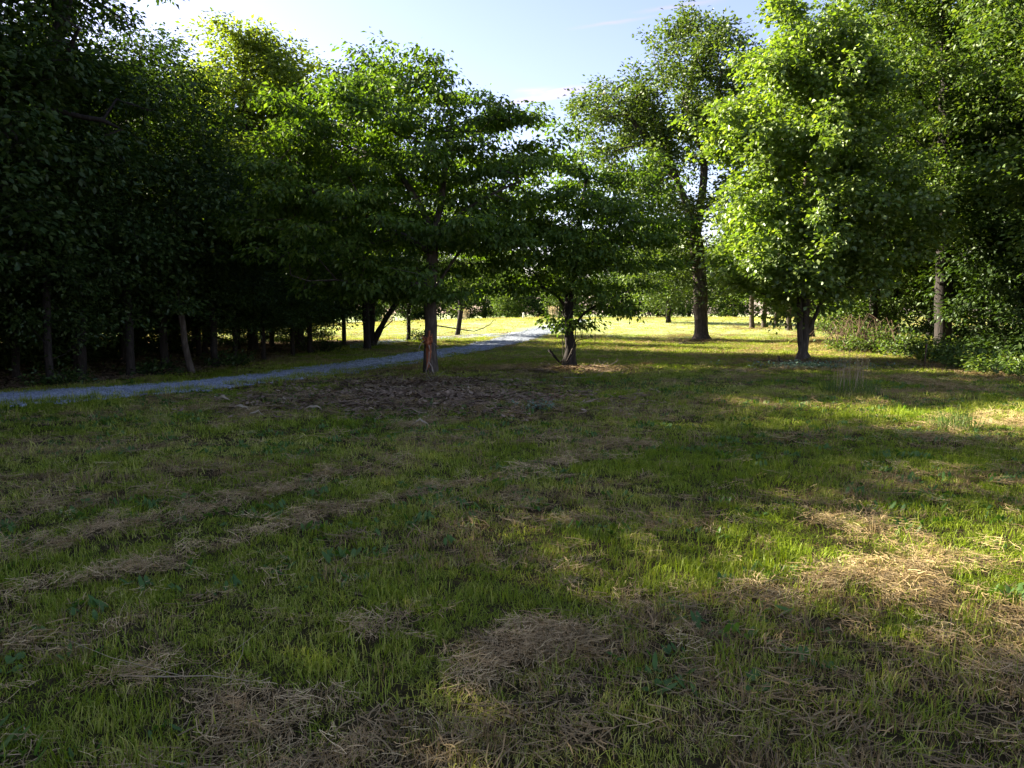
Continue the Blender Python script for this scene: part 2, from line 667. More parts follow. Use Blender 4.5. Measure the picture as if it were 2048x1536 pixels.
hayline([(800, 850), (870, 850)], 0.35, 0.8)
hayline([(980, 738), (1100, 738), (1260, 738)], 0.8, 0.8)
hayline([(1480, 745), (1600, 738), (1700, 745), (1800, 757), (1950, 780)], 0.6, 0.8)
hayline([(1700, 757), (1830, 770), (2100, 800)], 0.4, 0.8)
hayline([(1330, 678), (1420, 684)], 1.4, 0.7)
hayline([(1460, 655), (1560, 658), (1700, 700)], 1.2, 0.7)
hayline([(1680, 712), (1850, 728), (2048, 762)], 0.9, 0.7)


def seg_dist(x, y, pl):
    best = np.full(np.shape(x), 1e9)
    for (ax, ay), (bx, by) in zip(pl[:-1], pl[1:]):
        dx, dy = bx - ax, by - ay
        t = np.clip(((x - ax) * dx + (y - ay) * dy) / (dx * dx + dy * dy + 1e-9), 0, 1)
        best = np.minimum(best, np.hypot(x - ax - t * dx, y - ay - t * dy))
    return best


def hay_mask(x, y):
    m = np.zeros(np.shape(x))
    for pl, hw, s in HAY:
        d = seg_dist(x, y, pl) + (fbm(x * 2.6, y * 2.6, 41, 4) - 0.5) * (hw * 2.2 + 0.25)
        m = np.maximum(m, s * 0.74 * np.clip(1.0 - d / hw * 0.8, 0, 1))
    return m


BARE = [([at(*p) for p in ((600, 792), (760, 812), (900, 806), (1000, 818))], 0.9), ([at(*p) for p in ((720, 768), (860, 774), (1000, 788))], 1.1), ([at(*p) for p in ((1060, 740), (1200, 740))], 0.8),
        ([at(*p) for p in ((1500, 742), (1600, 736), (1690, 742))], 0.8)]


def bare_mask(x, y):
    m = np.zeros(np.shape(x))
    for pl, hw in BARE:
        d = seg_dist(x, y, pl) + (fbm(x * 1.7, y * 1.7, 47, 4) - 0.5) * 1.8
        m = np.maximum(m, np.clip(1.3 - d / hw, 0, 1))
    return m


def stub_mask(x, y):
    """grey-brown mown stubble patches between the greener grass, running with the mowing lines"""
    u = (x * 0.86 + y * 0.5)
    v = (-x * 0.5 + y * 0.86)
    a = fbm(u * 0.35, v * 1.1, 77, 4)
    b = fbm(x * 1.6, y * 1.6, 83, 3)
    return sstep(0.42, 0.60, a * 0.65 + b * 0.35)


def wood_edge(y):
    return np.interp(y, [-60, 13, 16, 20, 26, 38, 44], [-15, -11.6, -10.8, -9.2, -8.5, -8.3, -6.2])


# gravel path outline, from its two edges in the photograph
EDGE_L = [at(*p) for p in ((-700, 838), (-300, 810), (0, 790), (200, 778), (400, 764), (560, 745), (700, 726), (860, 704), (960, 686), (1020, 671), (1062, 658), (1100, 648), (1150, 638.5))]
EDGE_R = [at(*p) for p in ((-700, 905), (-300, 850), (0, 816), (200, 800), (400, 783), (560, 764), (700, 744), (860, 722), (980, 698), (1055, 682), (1110, 664), (1150, 651), (1190, 640))]


def resample(pl, n):
    pl = np.array(pl)
    d = np.r_[0, np.cumsum(np.linalg.norm(np.diff(pl, axis=0), axis=1))]
    t = np.linspace(0, d[-1], n)
    return np.stack([np.interp(t, d, pl[:, 0]), np.interp(t, d, pl[:, 1])], 1)


PATH_L, PATH_R = [], []
for a, b, c, d in zip(EDGE_L[:-1], EDGE_L[1:], EDGE_R[:-1], EDGE_R[1:]):
    for q in np.linspace(0, 1, 20, endpoint=False):
        PATH_L.append((a[0] + (b[0] - a[0]) * q, a[1] + (b[1] - a[1]) * q))
        PATH_R.append((c[0] + (d[0] - c[0]) * q, c[1] + (d[1] - c[1]) * q))
PATH_L = np.array(PATH_L)
PATH_R = np.array(PATH_R)
PATH_C = (PATH_L + PATH_R) / 2
PATH_W = np.linalg.norm(PATH_L - PATH_R, axis=1) / 2


def path_mask(x, y):
    """1 inside the path, falling to 0 just outside"""
    best = np.full(np.shape(x), -9.0)
    for i in range(0, len(PATH_C) - 4, 4):
        d = seg_dist(x, y, [tuple(PATH_C[i]), tuple(PATH_C[i + 4])])
        ax = PATH_R[i] - PATH_L[i]
        wdt = PATH_W[i]
        tang = PATH_C[i + 4] - PATH_C[i]
        tang = tang / np.linalg.norm(tang)
        wperp = abs(ax[0] * tang[1] - ax[1] * tang[0]) / 2
        best = np.maximum(best, (wperp - d))
    return best


# ------------------------------------------------------------------ ground
def axis(lo, hi, near0, near1, step, growth):
    a = list(np.arange(near0, near1 + 1e-6, step))
    s, v = step, a[-1]
    while v < hi:
        s *= growth
        v += s
        a.append(min(v, hi))
    s, v = step, a[0]
    pre = []
    while v > lo:
        s *= growth
        v -= s
        pre.append(max(v, lo))
    return np.array(pre[::-1] + a)


GX = axis(-900, 900, -14, 16, 0.24, 1.045)
GY = axis(-120, 1500, 0, 42, 0.24, 1.035)
gx, gy = np.meshgrid(GX, GY)
gzv = hz(gx, gy)
hm = hay_mask(gx, gy)
sm = stub_mask(gx, gy)
nx, ny = len(GX), len(GY)
ii = np.arange(nx * ny).reshape(ny, nx)
quads = np.stack([ii[:-1, :-1], ii[:-1, 1:], ii[1:, 1:], ii[1:, :-1]], -1).reshape(-1, 4)
lift = np.clip(hm, 0, 1) * 0.012 * (gy < 40)

m, n, o = nmat('ground_soil')
t = n.nodes.new('ShaderNodeTexCoord')
at1 = n.nodes.new('ShaderNodeAttribute')
at1.attribute_name = 'dry'
nz1 = n.nodes.new('ShaderNodeTexNoise')
nz1.inputs['Scale'].default_value = 0.35
nz1.inputs['Detail'].default_value = 10
nz1.inputs['Roughness'].default_value = 0.7
n.links.new(t.outputs['Object'], nz1.inputs[0])
nz2 = n.nodes.new('ShaderNodeTexNoise')
nz2.inputs['Scale'].default_value = 18
nz2.inputs['Detail'].default_value = 8
nz2.inputs['Roughness'].default_value = 0.75
n.links.new(t.outputs['Object'], nz2.inputs[0])
green = ramp(n, ((0.3, (0.050, 0.058, 0.016)), (0.5, (0.115, 0.118, 0.034)), (0.7, (0.21, 0.185, 0.065))))
brown = ramp(n, ((0.3, (0.060, 0.045, 0.028)), (0.5, (0.135, 0.100, 0.062)), (0.7, (0.240, 0.185, 0.115))))
mx = n.nodes.new('ShaderNodeMath')
mx.operation = 'MULTIPLY_ADD'
n.links.new(nz1.outputs[0], mx.inputs[0])
mx.inputs[1].default_value = 0.5
add2 = n.nodes.new('ShaderNodeMath')
add2.operation = 'MULTIPLY'
n.links.new(nz2.outputs[0], add2.inputs[0])
add2.inputs[1].default_value = 0.5
n.links.new(add2.outputs[0], mx.inputs[2])
n.links.new(mx.outputs[0], green.inputs[0])
n.links.new(nz2.outputs[0], brown.inputs[0])
mc = n.nodes.new('ShaderNodeMix')
mc.data_type = 'RGBA'
n.links.new(at1.outputs['Fac'], mc.inputs['Factor'])
n.links.new(green.outputs[0], mc.inputs['A'])
n.links.new(brown.outputs[0], mc.inputs['B'])
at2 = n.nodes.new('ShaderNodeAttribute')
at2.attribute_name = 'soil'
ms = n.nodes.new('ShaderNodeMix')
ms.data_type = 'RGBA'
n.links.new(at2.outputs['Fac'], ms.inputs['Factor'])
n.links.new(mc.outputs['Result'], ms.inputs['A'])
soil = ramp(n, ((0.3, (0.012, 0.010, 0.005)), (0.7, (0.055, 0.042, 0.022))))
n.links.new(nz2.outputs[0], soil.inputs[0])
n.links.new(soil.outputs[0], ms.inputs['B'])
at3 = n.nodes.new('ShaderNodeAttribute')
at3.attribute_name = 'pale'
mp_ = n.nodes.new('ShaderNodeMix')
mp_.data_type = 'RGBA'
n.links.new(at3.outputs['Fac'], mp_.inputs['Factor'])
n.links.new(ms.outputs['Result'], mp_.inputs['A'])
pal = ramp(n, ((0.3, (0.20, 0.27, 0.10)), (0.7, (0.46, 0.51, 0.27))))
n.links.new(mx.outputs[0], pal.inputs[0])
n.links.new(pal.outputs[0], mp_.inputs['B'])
bs = n.nodes.new('ShaderNodeBsdfDiffuse')
n.links.new(mp_.outputs['Result'], bs.inputs[0])
bp = n.nodes.new('ShaderNodeBump')
bp.inputs['Strength'].default_value = 0.8
bp.inputs['Distance'].default_value = 0.05
n.links.new(nz2.outputs[0], bp.inputs['Height'])
n.links.new(bp.outputs[0], bs.inputs['Normal'])
n.links.new(bs.outputs[0], o.inputs[0])
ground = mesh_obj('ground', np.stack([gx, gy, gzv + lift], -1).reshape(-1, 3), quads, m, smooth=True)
tag(ground, 'mown grassy ground with strips of dry hay', kind='structure')
att = ground.data.attributes.new('dry', 'FLOAT', 'POINT')
wood_floor = sstep(-0.5, 1.2, np.minimum(np.minimum(wood_edge(gy) - gx, gx + 27), 44 - gy))
dry = np.clip(np.maximum(np.maximum(np.maximum(hm, sm * 0.55), wood_floor), bare_mask(gx, gy)), 0, 1) * (1 - 0.5 * sstep(45, 60, gy))
att.data.foreach_set('value', dry.astype(np.float32).ravel())
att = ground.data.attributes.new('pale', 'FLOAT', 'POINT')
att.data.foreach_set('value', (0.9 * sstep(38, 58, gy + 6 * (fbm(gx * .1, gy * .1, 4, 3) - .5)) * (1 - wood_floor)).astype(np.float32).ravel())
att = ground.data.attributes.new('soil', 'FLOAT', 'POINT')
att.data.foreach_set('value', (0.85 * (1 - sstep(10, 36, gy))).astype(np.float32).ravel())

# ------------------------------------------------------------------ gravel path
mg, n, o = nmat('gravel')
t = n.nodes.new('ShaderNodeTexCoord')
vo = n.nodes.new('ShaderNodeTexVoronoi')
vo.inputs['Scale'].default_value = 26
n.links.new(t.outputs['Object'], vo.inputs[0])
nzg = n.nodes.new('ShaderNodeTexNoise')
nzg.inputs['Scale'].default_value = 1.4
nzg.inputs['Detail'].default_value = 8
n.links.new(t.outputs['Object'], nzg.inputs[0])
sepc = n.nodes.new('ShaderNodeSeparateColor')
n.links.new(vo.outputs['Color'], sepc.inputs[0])
rg = ramp(n, ((0.0, (0.16, 0.185, 0.22)), (0.6, (0.29, 0.325, 0.365)), (1.0, (0.48, 0.51, 0.55))))
n.links.new(sepc.outputs[0], rg.inputs[0])
rb = ramp(n, ((0.35, (0.55, 0.55, 0.5)), (0.6, (1, 1, 1))))
n.links.new(nzg.outputs[0], rb.inputs[0])
mm = n.nodes.new('ShaderNodeMix')
mm.data_type = 'RGBA'
mm.blend_type = 'MULTIPLY'
mm.inputs['Factor'].default_value = 1
n.links.new(rg.outputs[0], mm.inputs['A'])
n.links.new(rb.outputs[0], mm.inputs['B'])
bs = n.nodes.new('ShaderNodeBsdfDiffuse')
n.links.new(mm.outputs['Result'], bs.inputs[0])
bp = n.nodes.new('ShaderNodeBump')
bp.inputs['Distance'].default_value = 0.03
n.links.new(vo.outputs['Distance'], bp.inputs['Height'])
n.links.new(bp.outputs[0], bs.inputs['Normal'])
n.links.new(bs.outputs[0], o.inputs[0])


def strip(name, Lp, Rp, mat, label, lift=0.035, across=9, ragged=0.22):
    Lp, Rp = np.array(Lp), np.array(Rp)
    k = len(Lp)
    rag = (fbm(np.arange(k) * 0.35, np.zeros(k), 5, 3) - 0.5)[:, None] * ragged * 2
    rag2 = (fbm(np.arange(k) * 0.35, np.ones(k) * 9, 6, 3) - 0.5)[:, None] * ragged * 2
    wv = (Rp - Lp) / np.linalg.norm(Rp - Lp, axis=1, keepdims=True)
    Lq, Rq = Lp + wv * rag, Rp + wv * rag2
    q = np.linspace(0, 1, across)
    xy = Lq[:, None] * (1 - q)[None, :, None] + Rq[:, None] * q[None, :, None]
    z = hz(xy[..., 0], xy[..., 1]) + lift * (1 - np.abs(q * 2 - 1)[None] ** 4 * 1.35)
    V = np.concatenate([xy, z[..., None]], -1).reshape(-1, 3)
    i = np.arange(k * across).reshape(k, across)
    Q = np.stack([i[:-1, :-1], i[:-1, 1:], i[1:, 1:], i[1:, :-1]], -1).reshape(-1, 4)
    return tag(mesh_obj(name, V, Q, mat, smooth=True), label, kind='structure')


strip('path', PATH_L, PATH_R, mg, 'blue-grey gravel path curving from the left edge up to the field crest')
sl = resample([at(*p) for p in ((1035, 664), (960, 668), (880, 672), (790, 678), (700, 688))], 90)
sr = resample([at(*p) for p in ((1045, 671), (970, 674), (885, 679), (790, 686), (700, 697))], 90)
strip('track', sl, sr, mg, 'faint grassy gravel track leaving the path behind the big broken-barked tree', lift=0.02)


# ------------------------------------------------------------------ instanced ground cover (stuff nobody could count)
def blades(nb, rad, hmin, hmax, width, lean, rs, flat=False, segs=2):
    V, Fc = [], []
    for _ in range(nb):
        a, q = rs.uniform(0, 2 * PI), rad * math.sqrt(rs.uniform())
        x0, y0 = q * math.cos(a), q * math.sin(a)
        h = rs.uniform(hmin, hmax)
        d = rs.uniform(0, 2 * PI)
        if flat:
            dx, dy = math.cos(d), math.sin(d)
            z0 = rs.uniform(0.005, 0.045)
            tz = rs.normal(0, 0.12)
            L = h
            px, py = -dy, dx
            wq = width * rs.uniform(0.6, 1.3) / 2
            bend = rs.normal(0, 0.35)
            b = len(V)
            for s_ in (-0.5, 0.0, 0.5):
                cx = x0 + dx * L * s_ + px * bend * L * (0.25 - s_ * s_)
                cy = y0 + dy * L * s_ + py * bend * L * (0.25 - s_ * s_)
                cz = max(0.003, z0 + tz * L * s_)
                V += [(cx - px * wq, cy - py * wq, cz), (cx + px * wq, cy + py * wq, cz + wq * 0.8)]
            Fc += [(b, b + 1, b + 3), (b, b + 3, b + 2), (b + 2, b + 3, b + 5), (b + 2, b + 5, b + 4)]
            continue
        ln = abs(rs.normal(0, lean))
        dx, dy = math.cos(d) * ln, math.sin(d) * ln
        f = rs.uniform(0, 2 * PI)
        wx, wy = math.cos(f) * width * rs.uniform(.6, 1.2) / 2, math.sin(f) * width * rs.uniform(.6, 1.2) / 2
        b = len(V)
        V += [(x0 - wx, y0 - wy, -0.01), (x0 + wx, y0 + wy, -0.01)]
        m1 = (x0 + dx * h * 0.42, y0 + dy * h * 0.42, h * 0.6)
        V += [(m1[0] - wx * .8, m1[1] - wy * .8, m1[2]), (m1[0] + wx * .8, m1[1] + wy * .8, m1[2])]
        V += [(x0 + dx * h * 1.15, y0 + dy * h * 1.15, h * max(0.45, 1 - 0.28 * ln * ln))]
        Fc += [(b, b + 1, b + 3), (b, b + 3, b + 2), (b + 2, b + 3, b + 4)]
    return np.array(V), np.array(Fc)


def oval_leaves(nl, length, width, tilt, rs, spread=0.04):
    V, Fc = [], []
    for _ in range(nl):
        d = rs.uniform(0, 2 * PI)
        L = length * rs.uniform(.6, 1.2)
        W = width * rs.uniform(.7, 1.2) / 2
        el = rs.uniform(tilt[0], tilt[1])
        ax = np.array([math.cos(d) * math.cos(el), math.sin(d) * math.cos(el), math.sin(el)])
        sd = np.array([-math.sin(d), math.cos(d), 0])
        nr = np.cross(ax, sd)
        p = np.array([rs.normal(0, spread), rs.normal(0, spread), 0.01])
        b = len(V)
        V += [p, p + ax * L * .35 + sd * W, p + ax * L * .75 + sd * W * .8, p + ax * L, p + ax * L * .75 - sd * W * .8, p + ax * L * .35 - sd * W,
              p + ax * L * .5 + nr * W * .25]
        for q in range(5):
            Fc.append((b + q, b + q + 1, b + 6))
        Fc.append((b + 5, b, b + 6))
    return np.array(V), np.array(Fc)


def pebbles(nb, rad, rs):
    V, Fc = [], []
    for _ in range(nb):
        a, q = rs.uniform(0, 2 * PI), rad * math.sqrt(rs.uniform())
        c = np.array([q * math.cos(a), q * math.sin(a), rs.uniform(-.002, .008)])
        s = rs.uniform(.010, .024)
        b = len(V)
        pts = rs.normal(0, 1, (6, 3)) * 0.2 + np.array([[1, 0, 0], [0, 1, 0], [-1, 0, 0], [0, -1, 0], [0, 0, .8], [0, 0, -.8]])
        V += list(c + pts * s)
        for q in range(4):
            Fc += [(b + q, b + (q + 1) % 4, b + 4), (b + (q + 1) % 4, b + q, b + 5)]
    return np.array(V), np.array(Fc)


def scatter(name, label, pts, rot, scl, idx, tint, protos, mat):
    """one object: points carrying rotation, scale, choice and tint; geometry nodes put a tuft on each"""
    k = len(pts)
    me = bpy.data.meshes.new(name)
    me.vertices.add(k)
    me.vertices.foreach_set('co', np.asarray(pts, np.float32).ravel())
    for nm, typ, arr, key in (('rot', 'FLOAT_VECTOR', rot, 'vector'), ('scl', 'FLOAT_VECTOR', scl, 'vector'), ('idx', 'INT', idx, 'value'), ('tint', 'FLOAT', tint, 'value')):
        a = me.attributes.new(nm, typ, 'POINT')
        a.data.foreach_set(key, np.ascontiguousarray(arr, np.int32 if typ == 'INT' else np.float32).ravel())
    ob = bpy.data.objects.new(name, me)
    COL.objects.link(ob)
    lib = bpy.data.collections.new(name + '_pieces')
    for q, (V, Fc) in enumerate(protos):
        po = mesh_obj('%s_piece_%02d' % (name, q), V, Fc, mat, link=False)
        lib.objects.link(po)
    g = bpy.data.node_groups.new(name, 'GeometryNodeTree')
    g.interface.new_socket('Geometry', in_out='INPUT', socket_type='NodeSocketGeometry')
    g.interface.new_socket('Geometry', in_out='OUTPUT', socket_type='NodeSocketGeometry')
    N = g.nodes
    gi, go = N.new('NodeGroupInput'), N.new('NodeGroupOutput')
    ci = N.new('GeometryNodeCollectionInfo')
    ci.inputs['Collection'].default_value = lib
    ci.inputs['Separate Children'].default_value = True
    ci.inputs['Reset Children'].default_value = True
    ip = N.new('GeometryNodeInstanceOnPoints')
    ip.inputs['Pick Instance'].default_value = True

    def named(nm, typ):
        q = N.new('GeometryNodeInputNamedAttribute')
        q.data_type = typ
        q.inputs['Name'].default_value = nm
        return q.outputs['Attribute']
    er = N.new('FunctionNodeEulerToRotation')
    g.links.new(named('rot', 'FLOAT_VECTOR'), er.inputs[0])
    g.links.new(gi.outputs[0], ip.inputs['Points'])
    g.links.new(ci.outputs[0], ip.inputs['Instance'])
    g.links.new(named('idx', 'INT'), ip.inputs['Instance Index'])
    g.links.new(er.outputs[0], ip.inputs['Rotation'])
    g.links.new(named('scl', 'FLOAT_VECTOR'), ip.inputs['Scale'])
    g.links.new(ip.outputs[0], go.inputs[0])
    md = ob.modifiers.new('scatter', 'NODES')
    md.node_group = g
    return tag(ob, label, kind='stuff')


def ring_points(y0, y1, dens, rs, margin=2.5):
    hw = lambda y: 0.70 * y + margin
    area = (y1 - y0) * (hw(y0) + hw(y1))
    k = int(area * dens)
    y = np.sqrt(rs.uniform(0, 1, k) * ((y1 + margin) ** 2 - (y0 + margin) ** 2) + (y0 + margin) ** 2) - margin
    x = rs.uniform(-1, 1, k) * hw(y)
    return x, y


rs = np.random.default_rng(11)
X, Y, S = [], [], []
for (y0, y1, dens, s) in ((1.6, 5, 300, 1.0), (5, 9, 170, 1.25), (9, 16, 75, 1.8), (16, 28, 34, 2.5), (28, 48, 13, 3.6), (48, 95, 4.5, 5.5)):
    x, y = ring_points(y0, y1, dens, rs)
    X.append(x)
    Y.append(y)
    S.append(np.full(len(x), s))
X, Y, S = np.concatenate(X), np.concatenate(Y), np.concatenate(S)
hm = np.clip(hay_mask(X, Y), 0, 1.6)
sm = stub_mask(X, Y)
pm = path_mask(X, Y)
woodf = (X < wood_edge(Y) + 0.3) & (X > -27) & (Y < 43)
u = rs.uniform(0, 1, len(X))
onpath = pm > -0.05 - 0.14 * np.maximum(S - 1.5, 0)
grassy_path = fbm(X * 0.9, Y * 0.9, 91, 3) > 0.42 + 0.30 * np.clip(pm, 0, 1)
keep = (~onpath | (grassy_path & (u < 0.75) & (Y < 33) & (pm < 0.75)))
lush = fbm(X * 0.5, Y * 0.5, 15, 3)
pg = np.clip(1 - hm * 0.70, 0.18, 1) * (1 - 0.86 * bare_mask(X, Y)) * (1 - 0.40 * sm) * np.where(woodf, 0.08, 1)
isg = keep & (u < pg)
isd = keep & ~isg & ~woodf & (rs.uniform(0, 1, len(X)) > 0.75 * bare_mask(X, Y)) & (rs.uniform(0, 1, len(X)) < np.clip(0.9 * sm + 0.2 + 0.35 * (hm > .3), 0, 1))


def sc3(S, k, rs, hvar=0.35):
    w = S * rs.uniform(0.8, 1.25, len(S))
    z = (1 + (S - 1) * 0.14) * (1 + rs.normal(0, hvar, len(S))).clip(0.35, 2.4)
    return np.stack([w, w, z], 1)


def rots(k, rs, tilt=0.12):
    return np.stack([rs.normal(0, tilt, k), rs.normal(0, tilt, k), rs.uniform(0, 2 * PI, k)], 1)


gp = [blades(26, 0.08, 0.02, 0.06, 0.004, 0.95, np.random.default_rng(100 + q)) for q in range(4)] + \
     [blades(14, 0.07, 0.04, 0.10, 0.0055, 0.8, np.random.default_rng(120 + q)) for q in range(2)]
i = np.where(isg)[0]
longish = rs.uniform(0, 1, len(i)) < np.clip((lush[i] - 0.45) * 2.2, 0.03, 0.6)
idx = np.where(longish, rs.integers(4, 6, len(i)), rs.integers(0, 4, len(i)))
tint = np.clip(0.09 + 0.75 * (fbm(X[i] * 0.45, Y[i] * 0.45, 51, 4) - 0.32) + rs.normal(0, 0.10, len(i)) + 0.12 * sm[i] - 0.1 * longish + 0.20 * sstep(40, 55, Y[i]), 0, 0.75)
far_flat = np.where(Y[i] > 45, 0.6, 1.0) * (0.32 + 0.85 * fbm(X[i] * 1.3, Y[i] * 1.3, 33, 3))
sc_ = sc3(S[i], len(i), rs) * np.stack([np.ones(len(i)), np.ones(len(i)), far_flat], 1)
scatter('grass', 'green mown grass covering the field', np.stack([X[i], Y[i], hz(X[i], Y[i])], 1), rots(len(i), rs), sc_, idx, tint, gp, M['grass'])

# longer uncut grass round the trunks, along the path edge and at the foot of the right wood
TX, TY = [], []
for (px, py, rad, cnt) in ((862, 748, .34, 40), (1138, 735, .36, 46), (1604, 722, .42, 60), (1402, 683, .9, 70), (1743, 700, .9, 60), (1702, 786, .5, 60), (1503, 655, .8, 30), (1577, 660, .8, 30)):
    cx, cy = at(px, py)
    a = rs.uniform(0, 2 * PI, cnt)
    q = rad * rs.uniform(.5, 1.5, cnt)
    TX.append(cx + np.cos(a) * q)
    TY.append(cy + np.sin(a) * q)
near_ = np.where((PATH_R[:, 1] < 31) & (PATH_R[:, 1] > 9))[0]
e_ = rs.choice(near_, 1500)
TX.append(PATH_R[e_, 0] + rs.normal(-.05, .25, 1500))
TY.append(PATH_R[e_, 1] + rs.normal(0, .12, 1500))
e_ = rs.choice(near_, 700)
TX.append(PATH_L[e_, 0] + rs.normal(.05, .22, 700))
TY.append(PATH_L[e_, 1] + rs.normal(0, .12, 700))
for (px, py) in ((1690, 708), (1760, 714), (1830, 724), (1900, 734), (1970, 746), (2040, 756)):
    cx, cy = at(px, py)
    TX.append(cx + rs.normal(0, 1.0, 60))
    TY.append(cy + rs.normal(.3, .6, 60))
TX, TY = np.concatenate(TX), np.concatenate(TY)
kt = fbm(TX * 1.1, TY * 1.1, 71, 3) > 0.42
TX, TY = TX[kt], TY[kt]
ts = rs.uniform(1.0, 1.7, len(TX))
scatter('tall_grass', 'longer uncut grass round the trunks and along the path edges', np.stack([TX, TY, hz(TX, TY)], 1), rots(len(TX), rs),
        np.stack([ts, ts, rs.uniform(1.0, 2.6, len(TX))], 1), rs.integers(0, 6, len(TX)), rs.uniform(0, .45, len(TX)), gp, M['grass'])

dp = [blades(26, 0.09, 0.02, 0.075, 0.004, 0.7, np.random.default_rng(140 + q)) for q in range(3)] + \
     [blades(16, 0.09, 0.05, 0.14, 0.004, 0.9, np.random.default_rng(150 + q), flat=True) for q in range(2)]
i = np.where(isd)[0]
scatter('dry_grass', 'short tan and grey stubble among the green grass', np.stack([X[i], Y[i], hz(X[i], Y[i])], 1), rots(len(i), rs), sc3(S[i], len(i), rs),
        rs.integers(0, 5, len(i)), np.clip(rs.uniform(0, 0.5, len(i)), 0, 1), dp, M['stubble'])

# mown hay lying flat along the windrows and in small heaps
X2, Y2, S2 = [], [], []
for (y0, y1, dens, s) in ((1.6, 7, 230, 1.0), (7, 14, 110, 1.3), (14, 30, 45, 1.7), (30, 50, 12, 2.6)):
    x, y = ring_points(y0, y1, dens, rs)
    X2.append(x)
    Y2.append(y)
    S2.append(np.full(len(x), s))
X2, Y2, S2 = np.concatenate(X2), np.concatenate(Y2), np.concatenate(S2)
h2 = hay_mask(X2, Y2)
p2 = path_mask(X2, Y2)
k = (rs.uniform(0, 1, len(X2)) < np.clip(h2 * 0.9, 0.03, 1.0)) & (p2 < -0.1)
X2, Y2, S2, h2 = X2[k], Y2[k], S2[k], h2[k]
hp = [blades(44, 0.10, 0.015, 0.10, 0.0019, 0, np.random.default_rng(170 + q), flat=True) for q in range(5)]
z2 = hz(X2, Y2) + rs.uniform(0, 1, len(X2)) * np.clip(h2, 0, 1.6) * 0.028 + 0.010
w2 = S2 * rs.uniform(.7, 1.2, len(S2))
scatter('hay', 'dry mown hay lying in strips and small heaps on the grass', np.stack([X2, Y2, z2], 1), rots(len(X2), rs, 0.2), np.stack([w2, w2, rs.uniform(.8, 1.6, len(S2))], 1),
        rs.integers(0, 5, len(X2)), np.clip(rs.normal(0.34, 0.16, len(X2)), 0, .65), hp, M['straw'])

# broad-leaved weeds
x, y = ring_points(1.7, 18, 18.0, rs)
k = (hay_mask(x, y) < 0.5) & (path_mask(x, y) < -0.1) & (fbm(x * .8, y * .8, 61, 3) > 0.49)
x, y = x[k], y[k]
wp = [oval_leaves(8, 0.07, 0.026, (0.25, 1.1), np.random.default_rng(190 + q)) for q in range(3)] + [oval_leaves(6, 0.045, 0.035, (0.1, 0.7), np.random.default_rng(195))]
s = rs.uniform(.6, 1.3, len(x))
scatter('weeds', 'small broad-leaved weeds in the grass', np.stack([x, y, hz(x, y)], 1), rots(len(x), rs), np.stack([s, s, s], 1), rs.integers(0, 4, len(x)),
        rs.uniform(0, .55, len(x)), wp, M['weed'])

# loose stones on the path
k0 = []
for i0 in range(30, len(PATH_C) - 30):
    dens = 26 if PATH_C[i0][1] < 30 else 14
    q = rs.uniform(-0.02, 1.02, dens)
    k0.append(PATH_L[i0][None] * (1 - q)[:, None] + PATH_R[i0][None] * q[:, None] + rs.normal(0, 0.12, (dens, 2)))
k0 = np.concatenate(k0)
sp = [pebbles(22, 0.13, np.random.default_rng(210 + q)) for q in range(3)]
s = rs.uniform(.8, 1.5, len(k0))
scatter('gravel', 'loose blue-grey gravel stones on the path', np.column_stack([k0, hz(k0[:, 0], k0[:, 1]) + 0.028]), rots(len(k0), rs, .03), np.stack([s, s, s], 1),
        rs.integers(0, 3, len(k0)), rs.uniform(0, 1, len(k0)), sp, M['stone'])

# leaf litter and bark chips under the trees and on the wood floor
LX, LY = [], []
for (px, py, rad, cnt) in ((800, 795, 2.6, 900), (860, 768, 1.8, 500), (950, 800, 1.8, 450), (1140, 738, 1.5, 260), (1603, 726, 1.6, 260), (1402, 684, 2.4, 240), (1500, 658, 3.0, 150),
                           (1740, 705, 1.5, 120), (1900, 735, 2.5, 160)):
    cx, cy = at(px, py)
    a = rs.uniform(0, 2 * PI, cnt)
    q = np.abs(rs.normal(0, rad * .6, cnt))
    LX.append(cx + np.cos(a) * q * 1.3)
    LY.append(cy + np.sin(a) * q)
wl = rs.uniform(12, 42, 2600)
LX.append(wood_edge(wl) + 0.4 - np.abs(rs.normal(0, 2.5, 2600)))
LY.append(wl)
LX, LY = np.concatenate(LX), np.concatenate(LY)
k = path_mask(LX, LY) < 0.0
LX, LY = LX[k], LY[k]
lp = [oval_leaves(9, 0.10, 0.05, (-0.1, 0.35), np.random.default_rng(230 + q), 0.12) for q in range(2)] + \
     [blades(9, 0.16, 0.08, 0.26, 0.012, 0, np.random.default_rng(235 + q), flat=True) for q in range(2)]
s = rs.uniform(.7, 1.3, len(LX))
scatter('leaf_litter', 'brown fallen leaves and bark chips under the trees', np.column_stack([LX, LY, hz(LX, LY) + 0.02]), rots(len(LX), rs, .1), np.stack([s, s, s], 1),
        rs.integers(0, 4, len(LX)), rs.uniform(0, .6, len(LX)), lp, M['litter'])


# ------------------------------------------------------------------ the trees in the open
def gp3(x, y, dz=0.0):
    return (x, y, gz(x, y) + dz)


def px_env(rows, base_px, base_py, k):
    """envelope rows (py, px_left, px_right) to metres about the base"""
    return [((base_py - py) / k, (a - base_px) / k, (b - base_px) / k) for py, a, b in rows]


def px_line(pts, base_px, base_py, k, ys=None):
    return [((p[0] - base_px) / k, (ys[i] if ys else 0.0), (base_py - p[1]) / k) for i, p in enumerate(pts)]


